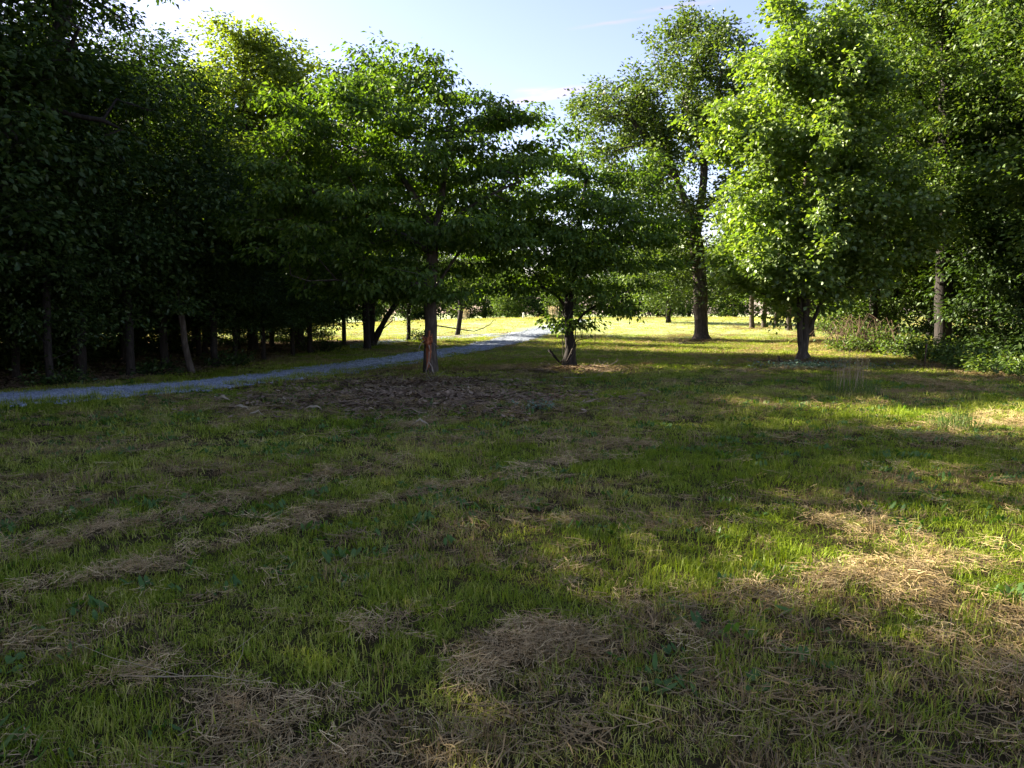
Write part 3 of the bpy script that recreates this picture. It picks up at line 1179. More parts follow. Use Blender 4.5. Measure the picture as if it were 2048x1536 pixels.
# the dogwood with the torn trunk
bx, by = at(862, 748)
K = F / by
env = px_env(((152, 770, 830), (185, 690, 940), (230, 590, 1010), (285, 540, 1065), (350, 505, 1075), (420, 500, 1070), (480, 440, 1060), (530, 520, 1035), (585, 620, 960), (615, 700, 900)), 862, 748, K)
sk = [px_line(((862, 750), (861, 700), (863, 650), (861, 600), (866, 540), (868, 480)), 862, 748, K),
      px_line(((863, 640), (900, 655), (925, 659), (950, 662), (968, 656), (982, 648), (988, 640)), 862, 748, K, [0, -.1, -.2, -.25, -.3, -.3, -.3]),
      px_line(((862, 585), (800, 568), (740, 572), (690, 563), (640, 566), (612, 556)), 862, 748, K, [0, -.2, -.5, -.8, -1.0, -1.2]),
      px_line(((866, 520), (800, 470), (730, 430), (650, 400), (570, 380)), 862, 748, K, [0, -.5, -1, -1.3, -1.6]),
      px_line(((868, 480), (930, 430), (990, 400), (1040, 380)), 862, 748, K, [0, -.4, -.7, -.9]),
      px_line(((861, 600), (880, 560), (905, 520), (930, 480), (960, 430)), 862, 748, K, [0, .3, .6, .9, 1.4]),
      px_line(((868, 480), (845, 420), (800, 350), (730, 300), (660, 270)), 862, 748, K, [0, .3, .6, 1.2, 1.5]),
      px_line(((868, 480), (885, 410), (893, 330), (900, 270)), 862, 748, K, [0, .1, .2, .2])]
dog = make_tree('dogwood_tree', gp3(bx, by), 'broad layered dogwood with a torn orange wound on its trunk beside the gravel path', 'tree', None,
                sk, env, 0.72, 180, 8, 0.38, 34, 0.145, 0.18, M['dogwood_leaf'], M['bark'], 0.165, 21, tiers=0.72, flat=0.34, droop=0.75, asp=0.55, vert=1.7, bf=0.25, up=0.10, upw=1.2, flare=1.3, sprays=36)


def torn_trunk(root):
    rs = np.random.default_rng(5)
    # long strip where the bark is torn off, a shell just proud of the trunk, at the front left
    V, Fc = [], []
    rows = 16
    for i in range(rows):
        q = i / (rows - 1)
        z = 0.12 + q * 1.02
        wdt = (0.10 + 0.20 * math.sin(PI * min(1, q * 1.15)) ** 0.7) * (1.0 + rs.normal(0, 0.10))
        cen = R(-112 + 16 * q + rs.normal(0, 2))
        for j in range(7):
            a = cen + (j / 6 - 0.5) * 2 * wdt * 1.5
            r = 0.178 + 0.016 * math.cos((j / 6 - 0.5) * PI) + rs.normal(0, 0.004) + 0.03 * max(0, 1 - z / 0.55) ** 2
            V.append((r * math.cos(a), r * math.sin(a), z))
    for i in range(rows - 1):
        for j in range(6):
            a = i * 7 + j
            Fc.append((a, a + 1, a + 8, a + 7))
    mesh_obj('torn_wood', V, Fc, M['torn_wood'], root, True)
    mb = MB()
    for q in range(15):       # splinters standing out where the side stem broke off
        a = R(rs.uniform(-150, -70))
        r0 = 0.155 + rs.uniform(0, .045)
        p = Vector((r0 * math.cos(a), r0 * math.sin(a), 0.78 + rs.uniform(0, .12)))
        L = rs.uniform(0.10, 0.24)
        d = Vector((math.cos(a) * .35 + rs.normal(0, .25), math.sin(a) * .5, rs.uniform(.5, 1.0)))
        mb.tube([p, p + d * L * .5, p + d * L], [0.028, 0.02, 0.003], 5, .2, q)
    mb.tube([(-.06, -.20, .72), (-.05, -.26, .88), (-.02, -.27, .97), (0.06, -.26, 1.0)], [.045, .05, .035, .012], 7, .25, 3)
    mb.build('splinters', M['torn_wood'], root)
    for pts, rad in ((((-.08, -.2, .9), (-.17, -.25, .87), (-.26, -.27, .74), (-.30, -.27, .58)), .011),
                     (((.05, -.21, .82), (.14, -.24, .80), (.21, -.25, .72), (.25, -.25, .66)), .009),
                     (((-.03, -.23, .78), (-.01, -.25, .70), (.0, -.24, .62)), .02),
                     (((-.02, -.215, .60), (-.03, -.22, .35), (-.07, -.24, .22), (-.12, -.27, .02)), .014),
                     (((-.03, -.22, .33), (.05, -.24, .2), (.09, -.30, .03), (.14, -.4, .01)), .018)):
        q = MB()
        q.tube(pts, [rad] * (len(pts) - 1) + [rad * .4], 5, .15, int(rad * 1e4))
        q.build('bark_strip', M['pale_wood'], root)


torn_trunk(dog)

# the second dogwood, hung with vines
bx, by = at(1138, 735)
K = F / by
env = px_env(((295, 1150, 1215), (330, 1060, 1275), (375, 990, 1310), (440, 965, 1330), (510, 965, 1330), (560, 960, 1320), (592, 1000, 1270), (625, 1120, 1225)), 1138, 735, K)
sk = [px_line(((1138, 737), (1140, 700), (1137, 660), (1136, 620), (1142, 560), (1150, 500), (1158, 430), (1170, 360)), 1138, 735, K),
      px_line(((1140, 668), (1152, 645), (1168, 625), (1195, 608), (1235, 590)), 1138, 735, K, [0, -.1, -.2, -.3, -.4]),
      px_line(((1142, 690), (1152, 681), (1166, 677), (1173, 677)), 1138, 735, K, [-.1, -.2, -.25, -.3]),
      px_line(((1136, 620), (1110, 590), (1080, 575), (1040, 585), (1000, 590)), 1138, 735, K, [0, -.3, -.6, -.8, -1]),
      px_line(((1137, 640), (1110, 612), (1075, 596), (1045, 597)), 1138, 735, K, [0, .3, .5, .8])]
dog2 = make_tree('dogwood_tree', gp3(bx, by), 'smaller dark dogwood with vines and a short stub, by the bend of the path', 'tree', None,
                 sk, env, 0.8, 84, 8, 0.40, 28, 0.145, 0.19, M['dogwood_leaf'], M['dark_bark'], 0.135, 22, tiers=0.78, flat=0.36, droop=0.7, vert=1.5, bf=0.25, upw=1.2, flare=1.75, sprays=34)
rs = np.random.default_rng(3)
for q in range(7):
    mb = MB()
    ph = rs.uniform(0, 6.28)
    h0, h1 = rs.uniform(0, .5), rs.uniform(1.2, 2.3)
    pts = []
    for i in range(14):
        t_ = i / 13
        r = 0.17 + rs.uniform(0, .04)
        pts.append((r * math.cos(ph + t_ * 4), r * math.sin(ph + t_ * 4), h0 + (h1 - h0) * t_))
    mb.tube(pts, 0.010 + 0.006 * rs.uniform(), 5, .2, q)
    mb.build('vine', M['bark'], dog2)
for q in range(5):
    mb = MB()
    x0 = rs.uniform(.15, .55)
    pts = [(x0, -.2, 1.65), (x0 + .06, -.24, 1.4), (x0 - .04, -.25, 1.15), (x0 + rs.uniform(-.05, .1), -.25, rs.uniform(.75, 1.0))]
    mb.tube(pts, .007, 4, .2, q)
    mb.build('vine', M['dark_bark'], dog2)

# the big oak
bx, by = spot(1402, 42)
K = F / by
env = px_env(((45, 1380, 1415), (80, 1340, 1470), (120, 1290, 1505), (170, 1215, 1500), (215, 1150, 1490), (270, 1128, 1480), (330, 1165, 1480), (390, 1225, 1480), (450, 1270, 1480), (520, 1300, 1490), (570, 1340, 1470), (610, 1370, 1450)), 1402, 682, K)
sk = [px_line(((1402, 686), (1400, 640), (1398, 590), (1392, 530), (1387, 480), (1394, 428), (1400, 370), (1401, 323), (1412, 280), (1423, 223), (1430, 160)), 1402, 682, K),
      px_line(((1387, 480), (1369, 428), (1340, 370), (1305, 341), (1270, 300), (1235, 260), (1195, 230)), 1402, 682, K, [0, -.3, -.8, -1.2, -1.8, -2.2, -2.6]),
      px_line(((1369, 428), (1345, 350), (1330, 290), (1310, 230), (1290, 170)), 1402, 682, K, [-.3, .5, 1, 1.4, 1.6]),
      px_line(((1401, 323), (1380, 270), (1370, 210), (1385, 140), (1395, 80)), 1402, 682, K, [0, .6, 1, 1, .8]),
      px_line(((1394, 428), (1430, 400), (1460, 340), (1475, 280)), 1402, 682, K, [0, -.5, -1, -1.2])]
make_tree('oak_tree', (bx, by, gz(bx, by)), 'tall open-crowned oak with sky between its limbs, right of the path', 'tree', None,
          sk, env, 0.85, 118, 9, 0.5, 40, 0.205, 0.26, M['oak_leaf'], M['bark'], 0.36, 23, flat=0.75, droop=0.15, asp=0.6, bf=0.3, up=0.05, upw=0.7, flare=1.7, shell=0.42, sprays=14)

# the sweetgum
bx, by = at(1604, 722)
K = F / by
env = px_env(((40, 1550, 1640), (90, 1505, 1690), (150, 1455, 1705), (200, 1480, 1740), (270, 1430, 1735), (330, 1455, 1770), (400, 1420, 1830), (455, 1440, 1850), (510, 1400, 1800), (550, 1430, 1760), (585, 1470, 1720), (610, 1530, 1680)), 1604, 722, K)
sk = [px_line(((1606, 725), (1608, 680), (1607, 640), (1605, 560), (1603, 480), (1600, 400), (1602, 300), (1603, 200), (1605, 90)), 1604, 722, K),
      px_line(((1597, 722), (1596, 680), (1594, 640), (1590, 560), (1584, 480), (1570, 400)), 1604, 722, K, [-.02, -.12, -.1, -.2, -.3, -.4]),
      px_line(((1608, 668), (1622, 640), (1632, 612), (1648, 570), (1665, 520)), 1604, 722, K, [0, -.1, -.15, -.3, -.5]),
      px_line(((1596, 679), (1585, 677), (1577, 680), (1568, 688)), 1604, 722, K, [-.12, -.25, -.3, -.35])]
gum = make_tree('sweetgum_tree', gp3(bx, by), 'bright green sunlit sweetgum with two stems, standing in front of the right wood', 'tree', None,
                sk, env, 0.9, 135, 11, 0.36, 40, 0.155, 0.17, M['gum_leaf'], M['bark'], 0.16, 24, flat=0.75, droop=0.45, asp=0.8, bf=0.3, up=0.08, upw=0.9, flare=1.9, shell=0.42, sprays=40)

# the slim oak at the field crest
bx, by = spot(1334, 66)
K = F / by
env = px_env(((430, 1310, 1350), (480, 1275, 1390), (540, 1255, 1410), (590, 1260, 1400), (618, 1290, 1370)), 1334, 642, K)
sk = [px_line(((1336, 645), (1335, 600), (1333, 560), (1332, 480)), 1334, 642, K)]
make_tree('oak_tree', (bx, by, gz(bx, by)), 'slim oak standing on the sunlit field crest left of the big oak', 'tree', None,
          sk, env, 0.9, 60, 6, 0.6, 34, 0.27, 0.36, M['oak_leaf'], M['dark_bark'], 0.20, 25, flat=0.7, droop=0.2, bf=0.3, flare=1.4)


# ------------------------------------------------------------------ woods
def proto(name, h, rad, z0, seed, leafm, barkm, r_base, n_clump, n_leaf, size, spread, lean=0.0, tiers=None, per=6, skx=None, sig=0.5):
    rs = np.random.default_rng(seed)
    sk = [[(0, 0, -0.05), (lean * .1, 0.02, h * .12), (lean * .3, -.05, h * .3), (lean * .6, .08, h * .55), (lean * .9, 0, h * .75), (lean, 0, h * .93)]]
    if skx:
        sk += skx
    e = [(z0, lean * .2 - rad * .45, lean * .2 + rad * .45), (z0 + (h - z0) * .18, lean * .4 - rad * .9, lean * .4 + rad * .85), (z0 + (h - z0) * .45, lean * .6 - rad, lean * .6 + rad),
         (z0 + (h - z0) * .72, lean * .9 - rad * .78, lean * .9 + rad * .8), (z0 + (h - z0) * .9, lean - rad * .45, lean + rad * .5), (h, lean - rad * .12, lean + rad * .15)]
    return make_tree(name, (0, 0, -50), 'x', 'tree', 'trees of the left wood', sk, e, 1.0, n_clump, per, sig, n_leaf, size, spread, leafm, barkm, r_base, seed,
                     flat=0.5, droop=0.35, asp=0.6, bf=0.35, up=0.07, upw=1.1, flare=1.35, tiers=tiers, shell=0.5, min_r=0.008)


used = set()


def plant(pr, x, y, s, rz, label, group=None, sz=None):
    sc3_ = (s, s, sz if sz else s)
    loc = (x, y, gz(x, y) - 0.03)
    if pr.name not in used:
        used.add(pr.name)
        pr.location, pr.rotation_euler, pr.scale = loc, (0, 0, rz), sc3_
        pr['label'] = label
        if group:
            pr['group'] = group
        elif 'group' in pr:
            del pr['group']
        return pr
    return copy_tree(pr, loc, rz, sc3_, label, group)


GL = 'trees of the left wood'
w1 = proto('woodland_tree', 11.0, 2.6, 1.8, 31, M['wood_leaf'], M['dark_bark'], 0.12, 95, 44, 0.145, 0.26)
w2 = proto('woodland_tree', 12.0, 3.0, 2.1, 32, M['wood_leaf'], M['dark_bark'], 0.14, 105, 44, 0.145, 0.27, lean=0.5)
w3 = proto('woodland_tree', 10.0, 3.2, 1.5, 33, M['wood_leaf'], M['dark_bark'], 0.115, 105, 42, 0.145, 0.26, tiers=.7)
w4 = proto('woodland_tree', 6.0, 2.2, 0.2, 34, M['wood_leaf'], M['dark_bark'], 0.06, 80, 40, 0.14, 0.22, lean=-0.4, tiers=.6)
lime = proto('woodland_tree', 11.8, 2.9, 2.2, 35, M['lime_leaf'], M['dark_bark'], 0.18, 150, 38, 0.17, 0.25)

# the big tree at the left edge whose dark limbs spread against the sky
bx, by = spot(-75, 15.2)
K = F / by
B = (625 + 1.6 * K)
env = [((B - py) / K, (a + 75) / K, (b + 75) / K) for py, a, b in ((-220, -60, 200), (-140, -200, 330), (-50, -280, 380), (30, -300, 365), (110, -260, 385), (190, -200, 350), (260, -100, 320), (330, 0, 260), (390, 60, 240))]
sk = [[(0, 0, -.05), (.12, 0, 1.5), (.45, 0, 3.2)] + [((px + 75) / K, q, (B - py) / K) for px, py, q in ((25, 330, 0), (33, 270, 0), (50, 222, 0), (72, 190, 0), (110, 130, .2), (140, 60, .3), (160, -40, .3))],
      [((px + 75) / K, q, (B - py) / K) for px, py, q in ((50, 222, 0), (95, 198, -.2), (140, 178, -.4), (195, 150, -.6), (240, 110, -.9), (280, 60, -1.2))],
      [((px + 75) / K, q, (B - py) / K) for px, py, q in ((33, 270, 0), (10, 200, .2), (-20, 120, .4), (-40, 20, .6))],
      [((px + 75) / K, q, (B - py) / K) for px, py, q in ((50, 222, 0), (120, 222, .4), (190, 232, .7), (250, 262, 1.0), (290, 310, 1.2))],
      [((px + 75) / K, q, (B - py) / K) for px, py, q in ((140, 178, -.4), (180, 120, -.2), (205, 60, 0), (215, -20, .1))]]
make_tree('woodland_tree', gp3(bx, by), 'large dark tree at the left edge with thick forking limbs against the sky', 'tree', None,
          sk, env, 0.85, 62, 8, 0.38, 34, 0.14, 0.17, M['wood_leaf'], M['dark_bark'], 0.24, 41, flat=0.4, droop=0.4, tiers=0.55, vert=1.5, bf=0.25, upw=1.2, flare=1.3, shell=0.5)

# trees along the edge of the left wood: px of the trunk, distance, kind, size, rotation, label
edge_rows = (
    (505, 32.0, lime, 1.14, 0.3, 'tall yellow-green sunlit tree rising behind the dark left wood edge'),
    (735, 33.0, w2, 1.03, 2.2, 'narrow tall tree whose top stands out behind the big dogwood'),
    (600, 34.5, lime, 1.1, 2.8, 'second yellow-green tree, its top partly behind the crown of the big dogwood'),
    (420, 34.0, lime, 1.02, 4.6, 'lowest yellow-green crown, rising just right of the large dark tree'),
    (620, 30.0, w1, 0.80, 1.1, 'dark tree between the yellow-green tree and the big dogwood'),
    (97, 16.9, w1, 0.70, 2.0, 'dark slender tree beside the gravel near the left frame edge'),
    (260, 19.5, w3, 0.9, 0.4, 'dark spreading tree behind the leaning sapling in the left wood'),
    (430, 22.5, w2, 0.72, 4.0, 'straight dark trunk just right of the leaning sapling'),
    (470, 24.0, w1, 0.62, 5.2, 'thin dark trunk second to the right of the leaning sapling'),
    (527, 25.5, w3, 0.62, 2.6, 'thicker dark trunk at the wood edge left of the big dogwood'),
    (585, 28.0, w1, 0.6, 3.3, 'thin dark trunk close behind the crown of the big dogwood'),
    (688, 36.5, w3, 0.85, 5.5, 'thin straight trunk before the sunlit field left of the big dogwood'),
    (817, 41.0, w2, 0.75, 0.7, 'upright dark trunk against the sunlit field just left of the torn trunk'),
    (-120, 14.6, w2, 0.95, 1.5, None), (-260, 13.5, w3, 1.0, 2.5, None), (330, 18.8 + 3, w2, 0.78, 3.0, 'dim trunk close left of the leaning sapling'),
    (160, 18.6, w2, 0.78, 5.9, 'dim dark tree in the left wood third from the left edge'),
    (30, 18.5, w1, 0.7, 0.2, 'dim dark tree behind the large forked tree at the left edge'),
)
HID = 'dim tree deep inside the shaded left wood'
OFF = 'tree of the left wood beside the path left of the view'
GO = 'trees of the left wood left of the view'
BEAMS = ((23.5, 2.5, .5), (21.2, 9.5, .5), (4.7, 1.5, .22), (2.2, -1.6, .11), (5.6, 1.5, .16), (6.7, 2.6, .05), (0.2, -1.3, .07))      # open lanes through the wood: c = y + k x, and where light lands


def trim(x, y, s, h0, rad):
    k = -math.cos(SUN_AZ) / math.sin(SUN_AZ)
    slope = math.tan(SUN_EL) / abs(math.sin(SUN_AZ))
    c = y + k * x
    for cb, x0, wd in BEAMS:
        if abs(c - cb) < rad * s * wd:
            s = min(s, max(0.38, ((x0 - x) * slope - 0.25) / h0))
    return s


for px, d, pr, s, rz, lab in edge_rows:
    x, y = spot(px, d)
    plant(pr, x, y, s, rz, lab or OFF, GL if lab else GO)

# leaning sapling with a sunlit spray of leaves
bx, by = at(382, 746)
K = F / by
env = px_env(((560, 330, 420), (600, 290, 420), (630, 330, 400)), 382, 746, K)
sk = [px_line(((384, 748), (378, 720), (372, 690), (369, 650), (366, 620), (360, 570)), 382, 746, K)]
make_tree('sapling', gp3(bx, by), 'leaning bare-stemmed sapling with one light spray of leaves, at the wood edge', 'tree', GL,
          sk, env, 1.0, 10, 6, 0.2, 26, 0.12, 0.13, M['shrub_leaf'], M['bark'], 0.085, 51, tiers=.3, flat=.3, bf=.25, flare=1.2)

# the twin-stemmed leaning tree in front of the field
bx, by = at(748, 692)
K = F / by
env = px_env(((470, 720, 840), (510, 690, 860), (560, 690, 850), (600, 720, 830)), 748, 692, K)
sk = [px_line(((744, 694), (742, 660), (744, 620), (748, 560), (750, 480)), 748, 692, K),
      px_line(((750, 690), (758, 665), (775, 635), (800, 600), (815, 565)), 748, 692, K, [0, -.05, -.1, -.2, -.3]),
      px_line(((758, 665), (772, 655), (790, 640)), 748, 692, K, [-.05, -.3, -.5])]
make_tree('woodland_tree', gp3(bx, by), 'twin-stemmed leaning dark tree in front of the sunlit field', 'tree', GL,
          sk, env, 1.0, 36, 6, 0.4, 30, 0.16, 0.22, M['wood_leaf'], M['dark_bark'], 0.24, 52, flat=.4, tiers=.6, flare=1.2)
bx, by = at(916, 670)
K = F / by
env = px_env(((345, 890, 970), (400, 830, 1000), (470, 810, 1010), (540, 840, 1000), (590, 880, 980)), 916, 670, K)
sk = [px_line(((914, 673), (918, 650), (922, 625), (921, 590), (925, 550), (930, 450)), 916, 670, K)]
make_tree('woodland_tree', gp3(bx, by), 'thin-stemmed tree behind the low curved branch of the big dogwood', 'tree', None,
          sk, env, 1.0, 70, 6, 0.5, 34, 0.19, 0.26, M['right_leaf'], M['dark_bark'], 0.15, 53, flat=.5, flare=1.1)

# deeper rows of the left wood
rs = np.random.default_rng(77)
protos = (w1, w2, w3)
HT = {w1.name: 11.3, w2.name: 12.3, w3.name: 10.3}
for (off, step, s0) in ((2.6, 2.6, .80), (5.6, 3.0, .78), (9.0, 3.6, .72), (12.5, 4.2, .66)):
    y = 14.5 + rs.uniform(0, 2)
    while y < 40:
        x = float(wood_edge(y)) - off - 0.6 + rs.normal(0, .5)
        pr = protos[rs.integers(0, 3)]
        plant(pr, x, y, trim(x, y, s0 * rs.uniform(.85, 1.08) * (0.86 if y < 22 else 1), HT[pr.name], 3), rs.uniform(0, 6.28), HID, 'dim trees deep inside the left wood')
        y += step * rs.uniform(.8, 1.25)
for k_, y in enumerate(np.arange(14.2, 33, 1.05)):
    y = float(y)
    x = float(wood_edge(y)) - (4.5, 7.0, 9.5, 5.5)[k_ % 4] - rs.uniform(0, 1.2)
    plant(w4, x, y, rs.uniform(.6, .95), rs.uniform(0, 6.28), 'low dark understorey tree in the left wood', 'low understorey trees of the left wood')
for px in (350, 395, 430, 470, 505, 545, 585, 622):
    d = 37.5 + (px % 7) * 0.6
    x, y = spot(px, d)
    plant(w4, x, y, .55 + (px % 5) * .06, px * .37, 'low dark understorey tree in the left wood', 'low understorey trees of the left wood')
# the same wood going on beside and behind the camera: its shade lies over the lawn
for (off, ys) in ((0.5, np.arange(-1.5, 13.5, 2.4)), (4.5, np.arange(1, 15, 3.0)), (8.5, np.arange(4, 15, 3.6))):
    for y in ys:
        y = float(y + rs.normal(0, .5))
        x = float(wood_edge(y)) - off + rs.normal(0, .4)
        if off < 3 and any(abs(y - g_) < 1.0 for g_ in ()):
            continue
        pr = protos[rs.integers(0, 3)]
        plant(pr, x, y, trim(x, y, rs.uniform(.95, 1.12), HT[pr.name], 3), rs.uniform(0, 6.28), OFF, GO)

# ------------------------------------------------------------------ right wood
GR = 'trees of the right wood'
r1 = proto('hardwood_tree', 16.5, 3.9, 2.6, 61, M['right_leaf'], M['dark_bark'], 0.26, 110, 46, 0.165, 0.25, per=11, sig=.5)
r2 = proto('hardwood_tree', 18.5, 4.3, 3.6, 62, M['right_leaf'], M['dark_bark'], 0.30, 115, 46, 0.165, 0.26, lean=-.6, per=11, sig=.55,
           skx=[[(-.2, 0, 4.6), (1.2, -.6, 4.9), (2.6, -1.2, 5.3), (4.0, -1.7, 5.2)]])
r3 = proto('hardwood_tree', 14.0, 3.4, 0.9, 63, M['right_leaf'], M['dark_bark'], 0.22, 95, 44, 0.165, 0.25, lean=.5, per=11, sig=.5)
rrows = (  # the woodland copies carry this wood's inner shade in their darker leaf colour
    (1742, 33.5, r3, 0.92, 0.5, 'vine-wrapped tree beside the brambles, right of the sweetgum'),
    (1885, 29.5, r2, 1.0, 0.0, 'tall hardwood with a long bare branch reaching right, at the right wood edge'),
    (1780, 39.0, r1, 1.08, 2.2, 'tall hardwood between the vine-wrapped tree and the bare-branched one'),
    (1615, 45.0, r2, 1.04, 2.6, 'tall olive-green tree whose top rises behind the sweetgum'),
    (2045, 33.0, w2, 1.45, 4.1, 'hardwood coloured dark for shade at the right frame edge, nearest of the right wood'),
    (1985, 34.0, w1, 1.4, 3.0, 'tree coloured dark for shade between the bare-branched hardwood and the right frame edge'),
    (1710, 52.0, r1, 1.15, 5.0, 'distant tall tree in the gap right of the sweetgum'),
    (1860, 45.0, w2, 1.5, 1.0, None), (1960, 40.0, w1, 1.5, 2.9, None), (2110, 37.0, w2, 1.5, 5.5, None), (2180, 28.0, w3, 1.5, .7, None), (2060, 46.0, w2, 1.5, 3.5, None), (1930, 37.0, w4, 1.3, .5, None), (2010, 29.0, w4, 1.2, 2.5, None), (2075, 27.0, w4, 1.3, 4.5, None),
    (1890, 58.0, r3, 1.3, .2, None), (2200, 40.0, r1, 1.1, 2.0, None), (2250, 21.0, r1, 1.0, 1.2, None), (2000, 63.0, r1, 1.2, 4.4, None), (2130, 58.0, r3, 1.2, 3.9, None),
)
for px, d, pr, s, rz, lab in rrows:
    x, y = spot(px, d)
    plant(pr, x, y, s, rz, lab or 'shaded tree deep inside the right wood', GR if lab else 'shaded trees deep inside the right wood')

# slim trunks at the far end of the right wood
slim = proto('slim_tree', 9.0, 2.3, 2.3, 64, M['right_leaf'], M['bark'], 0.17, 60, 30, 0.24, 0.32, lean=-.5)
for px, d, s, rz, lab in ((1503, 56, 1.0, 0.4, 'leaning grey trunk left of the sweetgum stems, at the field edge'),
                          (1526, 57, .95, 2.0, 'trunk wrapped in green leaves right of the leaning grey trunk'),
                          (1549, 60, .75, 3.2, 'thinnest straight trunk between the leafy trunk and the sweetgum'),
                          (1577, 53, 1.1, .1, 'forked dark trunk directly left of the sweetgum stems'),
                          (1636, 56, .8, 4.0, 'pale thin trunk in the shade right of the sweetgum stems')):
    x, y = spot(px, d)
    plant(slim, x, y, s, rz, lab, 'slim trees at the far field edge')

# ------------------------------------------------------------------ treeline beyond the field
f1 = proto('distant_tree', 12.0, 4.6, 0.2, 71, M['wood_leaf'], M['dark_bark'], 0.3, 70, 30, 0.42, 0.55, per=5, sig=.8)
f2 = proto('distant_tree', 14.0, 4.2, 0.3, 72, M['right_leaf'], M['dark_bark'], 0.3, 70, 30, 0.42, 0.55, per=5, sig=.8)
rs = np.random.default_rng(5)
for row, (d0, px0, px1, st, hs) in enumerate(((104, -500, 1750, 100, .8), (116, -560, 1900, 120, 0.95))):
    px = px0
    while px < px1:
        d = d0 + rs.uniform(-3, 3)
        x, y = spot(px, d)
        s = hs * rs.uniform(.8, 1.15) * (0.85 if 1000 < px < 1200 else 1.0)
        plant((f1, f2)[rs.integers(0, 2)], x, y, s, rs.uniform(0, 6.28), 'dark tree in the treeline beyond the sunlit field', 'trees in the treeline beyond the field')
        px += st * rs.uniform(.7, 1.2)
for px, d, s, lab in ((1120, 93, .62, 'light green tree behind the path where it reaches the crest'), (1015, 97, .55, 'low layered pale green tree at the far field edge left of the path')):
    x, y = spot(px, d)
    plant(f2, x, y, s, 1.0, lab, 'trees in the treeline beyond the field')


# ------------------------------------------------------------------ shrubs, brambles and low plants
def shrub(name, px, py, h, rad, label, cat, group, leafm, seed, n=26, size=.10, xy=None):
    rs = np.random.default_rng(seed)
    x, y = xy or at(px, py)
    root = thing(name, gp3(x, y), label, cat, group)
    mb = MB()
    cs, ds = [], []
    for q in range(n):
        a = rs.uniform(0, 6.28)
        r = rad * math.sqrt(rs.uniform())
        hh = h * (1 - .55 * (r / rad) ** 2) * rs.uniform(.45, 1.05)
        p0 = Vector((r * .35 * math.cos(a), r * .35 * math.sin(a), 0))
        p1 = Vector((r * math.cos(a), r * math.sin(a), hh))
        pm = (p0 + p1) / 2 + Vector((rs.normal(0, .05), rs.normal(0, .05), hh * .12))
        mb.tube([p0, pm, p1], [.012, .009, .004], 3, 0, q, cap=False)
        for f_ in (1.0, .78, .55):
            cs.append(tuple(p0.lerp(p1, f_)))
            ds.append(tuple((p1 - p0).normalized()))
    mb.build('stems', M['dark_bark'], root)
    leaves(np.array(cs), np.array(ds), 10, size, size * 1.2, rs, leafm, root, .6, .2, .6, .8, name='foliage')
    return root


for q, (px, py, h, r, lab) in enumerate((
        (1695, 704, .8, 1.0, 'low leafy shrub left of the brown bramble tangle'), (1775, 706, 1.3, 1.2, 'sunlit leafy shrub just right of the vine-wrapped tree'),
        (1812, 714, 1.0, 1.0, 'leafy shrub with a dry brown stem in the right undergrowth'), (1850, 720, 1.0, .9, 'leafy shrub behind the thin steel stake'),
        (1892, 726, .9, 1.0, 'leafy shrub at the foot of the bare-branched hardwood'), (1935, 736, .7, .9, 'low shrub right of the bare-branched hardwood, before the dark wood'),
        (1985, 746, .6, .9, 'low shrub at the wood edge near the right frame edge'), (2040, 752, .6, .9, 'low shrub cut by the right frame edge'),
        (1740, 660, 2.2, 1.4, 'tall arching bush lit by the sun above the brambles'), (1660, 668, 1.6, 1.3, 'bush in the shade behind the sweetgum stems'))):
    shrub('shrub', px, py, h, r, lab, 'shrub', 'shrubs along the right wood', M['right_leaf'], 300 + q, 26 if h < 1.4 else 40, .12 if h < 1.4 else .15)
for q, (px, py, h, r, lab) in enumerate(((120, 772, .5, .7, 'dark low shrub at the left wood edge beside the gravel'), (300, 752, .5, .7, 'dark low shrub left of the leaning sapling'),
                                          (455, 734, .6, .8, 'dark low shrub right of the leaning sapling'), (640, 704, .9, 1.0, 'thin-leaved bush in front of the far field, left of the twin trunk'),
                                          (838, 682, .8, .6, 'small twiggy bush beside the torn trunk against the bright field'))):
    shrub('shrub', px, py, h, r, lab, 'shrub', 'shrubs along the left wood', M['wood_leaf'], 330 + q, 20, .10)

# brown bramble tangle
bx, by = at(1728, 704)
br = thing('bramble', gp3(bx, by), 'tangle of dead brown bramble canes at the foot of the vine-wrapped tree', 'bramble')
rs = np.random.default_rng(9)
mb = MB()
for q in range(70):
    a = rs.uniform(0, 6.28)
    L = rs.uniform(.5, 1.5)
    x0, y0 = rs.normal(0, .45), rs.normal(0, .4)
    hgt = rs.uniform(.5, 1.6)
    pts = [(x0, y0, 0), (x0 + .25 * L * math.cos(a), y0 + .25 * L * math.sin(a), hgt * .8), (x0 + .6 * L * math.cos(a), y0 + .6 * L * math.sin(a), hgt), (x0 + L * math.cos(a), y0 + L * math.sin(a), hgt * .35)]
    mb.tube(pts, [.014, .012, .009, .005], 4, .1, q, cap=False)
tag(mb.build('canes', M['cane'], br), kind='stuff')

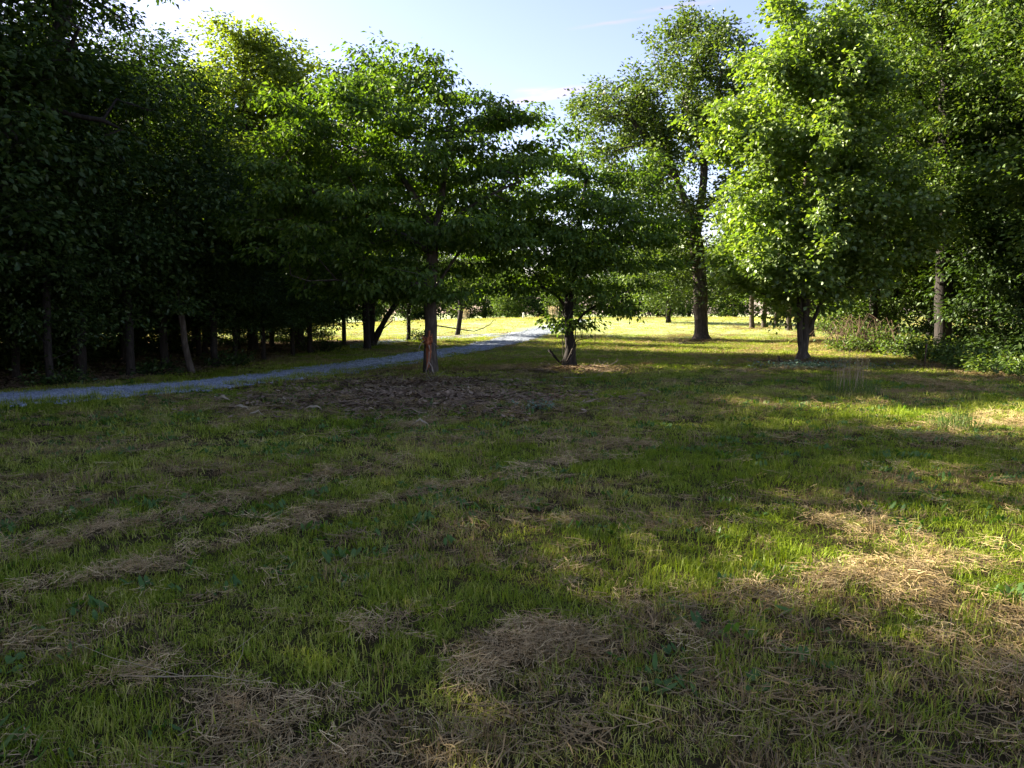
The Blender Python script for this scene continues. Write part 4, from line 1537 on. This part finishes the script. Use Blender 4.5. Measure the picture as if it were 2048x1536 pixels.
# grey-green creeper on the ground in front of the sweetgum, white-flowered tuft on the lawn
rs = np.random.default_rng(19)
cs = []
cx, cy = at(1622, 737)
for q in range(150):
    a, r_ = rs.uniform(0, 6.28), abs(rs.normal(0, 1))
    x, y = cx + math.cos(a) * r_ * 1.0, cy + math.sin(a) * r_ * .5
    cs.append((x, y, gz(x, y) + rs.uniform(.03, .16)))
cr = leaves(np.array(cs), np.tile([0, 0, 1.], (len(cs), 1)), 9, .075, .07, rs, M['silver_leaf'], None, .4, .1, .6, 1.2, name='creeper')
tag(cr, 'grey-green creeper covering the ground in front of the sweetgum', kind='stuff')
cs = []
cx, cy = at(1078, 818)
for q in range(26):
    a, r_ = rs.uniform(0, 6.28), abs(rs.normal(0, 1))
    cs.append((math.cos(a) * r_ * .22, math.sin(a) * r_ * .12, rs.uniform(.02, .12)))
pl = thing('pale_plant', gp3(cx, cy), 'small pale grey-green plant in the lawn right of the hay patch', 'plant')
leaves(np.array(cs), np.tile([0, 0, 1.], (len(cs), 1)), 8, .055, .05, rs, M['silver_leaf'], pl, .5, 0, .6, 1, name='foliage')


# tall dry grass
def tall_grass(px, py, h, rad, ns, label, seed, mat, green=0, width=.006, loc=None):
    rs = np.random.default_rng(seed)
    x, y = loc or at(px, py)
    root = thing('grass_clump', gp3(x, y), label, 'grass clump', None)
    mb = MB()
    V, Fc = [], []
    for q in range(ns):
        a, r_ = rs.uniform(0, 6.28), rad * math.sqrt(rs.uniform())
        p = Vector((r_ * math.cos(a), r_ * math.sin(a), 0))
        ln = rs.normal(0, .16)
        f = rs.uniform(0, 6.28)
        hh = h * rs.uniform(.6, 1.05)
        tip = p + Vector((ln * hh * math.cos(f), ln * hh * math.sin(f), hh))
        mid = p.lerp(tip, .5) + Vector((0, 0, hh * .03))
        mb.tube([p, mid, tip], [width, width * .8, width * .5], 3, 0, q, cap=False)
        for e_ in range(4):      # seed head
            b = len(V)
            c = p.lerp(tip, .82 + .06 * e_)
            s = width * 3.5
            d1 = Vector((rs.normal(), rs.normal(), rs.normal() + 1.5)).normalized() * s * 2
            d2 = d1.orthogonal().normalized() * s * .5
            V += [c, c + d1 * .5 + d2, c + d1, c + d1 * .5 - d2]
            Fc += [(b, b + 1, b + 2), (b, b + 2, b + 3)]
    tag(mb.build('stalks', mat, root), kind='stuff')
    tag(mesh_obj('seed_heads', np.array([tuple(v) for v in V]), np.array(Fc), mat, root), kind='stuff')
    if green:
        V2, F2 = blades(green, rad * 1.6, .12, .42, .009, .6, rs)
        mesh_obj('blades', V2, F2, M['shrub_leaf'], root)
    return root


tall_grass(1702, 788, .85, .32, 34, 'clump of thin pale seed stalks over green blades, in the lawn before the sweetgum', 1, M['plume'], 420, .0045)
tall_grass(0, 0, 1.25, .5, 44, 'dry pale grass tuft at the crest right beside the path end', 2, M['plume'], 0, .02, loc=spot(1108, 84))
tall_grass(0, 0, 1.1, .5, 30, 'dry pale grass tuft on the far field edge behind the low curved branch', 3, M['plume'], 0, .018, loc=spot(930, 84))
tall_grass(0, 0, 1.0, .6, 24, 'dry grass tuft on the far field edge left of the twin trunk', 4, M['plume'], 0, .018, loc=spot(776, 82))
tall_grass(1905, 860, .35, .2, 10, 'small weedy grass clump standing in the lawn near the right edge', 6, M['shrub_leaf'], 120, .004)

# ------------------------------------------------------------------ stakes and fallen wood
for nm, px, py, h, r_, mat, tilt, lab, cat in (('steel_stake', 1848, 738, .72, .018, M['rust'], .06, 'thin rusty stake in the grass before the right undergrowth', 'stake'),
                                               ('steel_stake', 1190, 690, .55, .014, M['rust'], 0, 'thin dark stake in the shaded grass right of the vine-hung dogwood', 'stake')):
    x, y = at(px, py)
    mb = MB()
    mb.tube([(0, 0, -.1), (tilt * h * .5, 0, h * .5), (tilt * h, 0, h)], r_, 6, .05, 2)
    mb.tube([(tilt * h - .03, 0, h - .04), (tilt * h + .03, 0, h - .03)], r_ * .9, 5, 0, 1)
    ob = mb.build(nm, mat)
    ob.location = gp3(x, y)
    tag(ob, lab, cat)
x, y = spot(1047, 84)
mb = MB()
mb.tube([(0, 0, -.2), (0, 0, .55), (0, 0, .66)], [.1, .1, .05], 8, .03, 1)
ob = mb.build('marker_post', M['white_post'])
ob.location = gp3(x, y)
tag(ob, 'small whitish marker post on the far field edge left of the path', 'post')


def dead_branch(px, py, pts, r_, label, mat, seed):
    x, y = at(px, py)
    root = thing('dead_branch', gp3(x, y), label, 'branch')
    rs = np.random.default_rng(seed)
    mb = MB()
    n_ = len(pts)
    mb.tube(pts, [r_ * (1 - .7 * i / (n_ - 1)) for i in range(n_)], 6, .15, seed)
    mb.build('branch', mat, root)
    for q in range(4):
        i = rs.integers(1, n_)
        p = Vector(pts[i - 1]).lerp(Vector(pts[i]), rs.uniform(.2, .9))
        d = Vector((rs.normal(0, .2), rs.normal(0, .2), rs.uniform(.02, .22)))
        t_ = MB()
        t_.tube([p, p + d * .6, p + d * 1.1 + Vector((rs.normal(0, .04), 0, .02))], [r_ * .4, r_ * .3, r_ * .15], 4, .1, q)
        t_.build('twig', mat, root)
    return root


dead_branch(1112, 733, [(-.22, -.1, .50), (-.05, -.1, .30), (.12, -.12, .10), (.25, -.1, .03)], .05, 'dark broken branch leaning at the left foot of the vine-hung dogwood', M['dark_bark'], 1)
dead_branch(1205, 734, [(-.5, 0, .03), (-.15, .05, .04), (.2, .0, .05), (.40, 0, .15), (.46, 0, .24)], .022, 'pale crooked branch lying right of the vine-hung dogwood', M['pale_wood'], 2)
dead_branch(1580, 728, [(-.35, 0, .26), (-.33, 0, .10), (-.2, -.1, .05), (.1, -.2, .04), (.35, -.25, .08)], .03, 'grey dead branch lying at the left foot of the sweetgum', M['bark'], 3)
dead_branch(1160, 758, [(-.4, 0, .03), (-.1, -.05, .035), (.2, .0, .03), (.45, .06, .05)], .014, 'thin pale stick lying in the lawn below the vine-hung dogwood', M['pale_wood'], 4)
dead_branch(850, 762, [(-1.0, .1, .03), (-.5, .0, .03), (.0, -.05, .03), (.3, -.1, .03)], .016, 'thin grey stick lying before the torn trunk', M['pale_wood'], 5)
dead_branch(375, 1380, [(-.30, .02, .05), (-.1, .0, .055), (.1, -.0, .06), (.28, -.03, .05)], .004, 'long thin straw-coloured stalk lying in the near lawn, lower left', M['plume'], 6)
dead_branch(1385, 690, [(-.7, 0, .06), (-.3, -.1, .08), (.1, -.15, .08), (.6, -.1, .06)], .04, 'dark branch lying at the foot of the tall oak', M['dark_bark'], 8)
# pale dry leaf husks on the lawn near the path
rs = np.random.default_rng(88)
for px, py, s, lab in ((446, 806, .30, 'pale curled husk lying in the lawn left of the hay patch'), (481, 826, .32, 'flat pale husk below the curled one left of the hay patch'),
                       (512, 838, .22, 'upright pale husk tip left of the hay patch'), (566, 808, .16, 'small pale chip at the left end of the hay patch'),
                       (626, 826, .30, 'long pale husk on the hay patch'), (735, 790, .22, 'pale husk in the middle of the brown hay patch'), (840, 858, .25, 'pale husk at the near edge of the hay patch')):
    x, y = at(px, py)
    V, Fc = [], []
    a = rs.uniform(-.5, .5)
    for i in range(7):
        q = i / 6
        wd = .022 * math.sin(PI * (.08 + .9 * q)) * s / .3
        c = Vector((math.cos(a) * (q - .5) * s, math.sin(a) * (q - .5) * s, .05 + .08 * math.sin(q * 3) * rs.uniform(.5, 1.2)))
        nrm = Vector((-math.sin(a), math.cos(a), .6)) * wd
        V += [c - nrm, c + Vector((0, 0, -.012)), c + nrm]
    for i in range(6):
        b = i * 3
        Fc += [(b, b + 1, b + 4, b + 3), (b + 1, b + 2, b + 5, b + 4)]
    ob = mesh_obj('dry_husk', V, Fc, M['plume'], None, True)
    sol = ob.modifiers.new('thickness', 'SOLIDIFY')
    sol.thickness = .003
    ob.location = gp3(x, y)
    tag(ob, lab, 'husk', 'dry husks on the lawn')
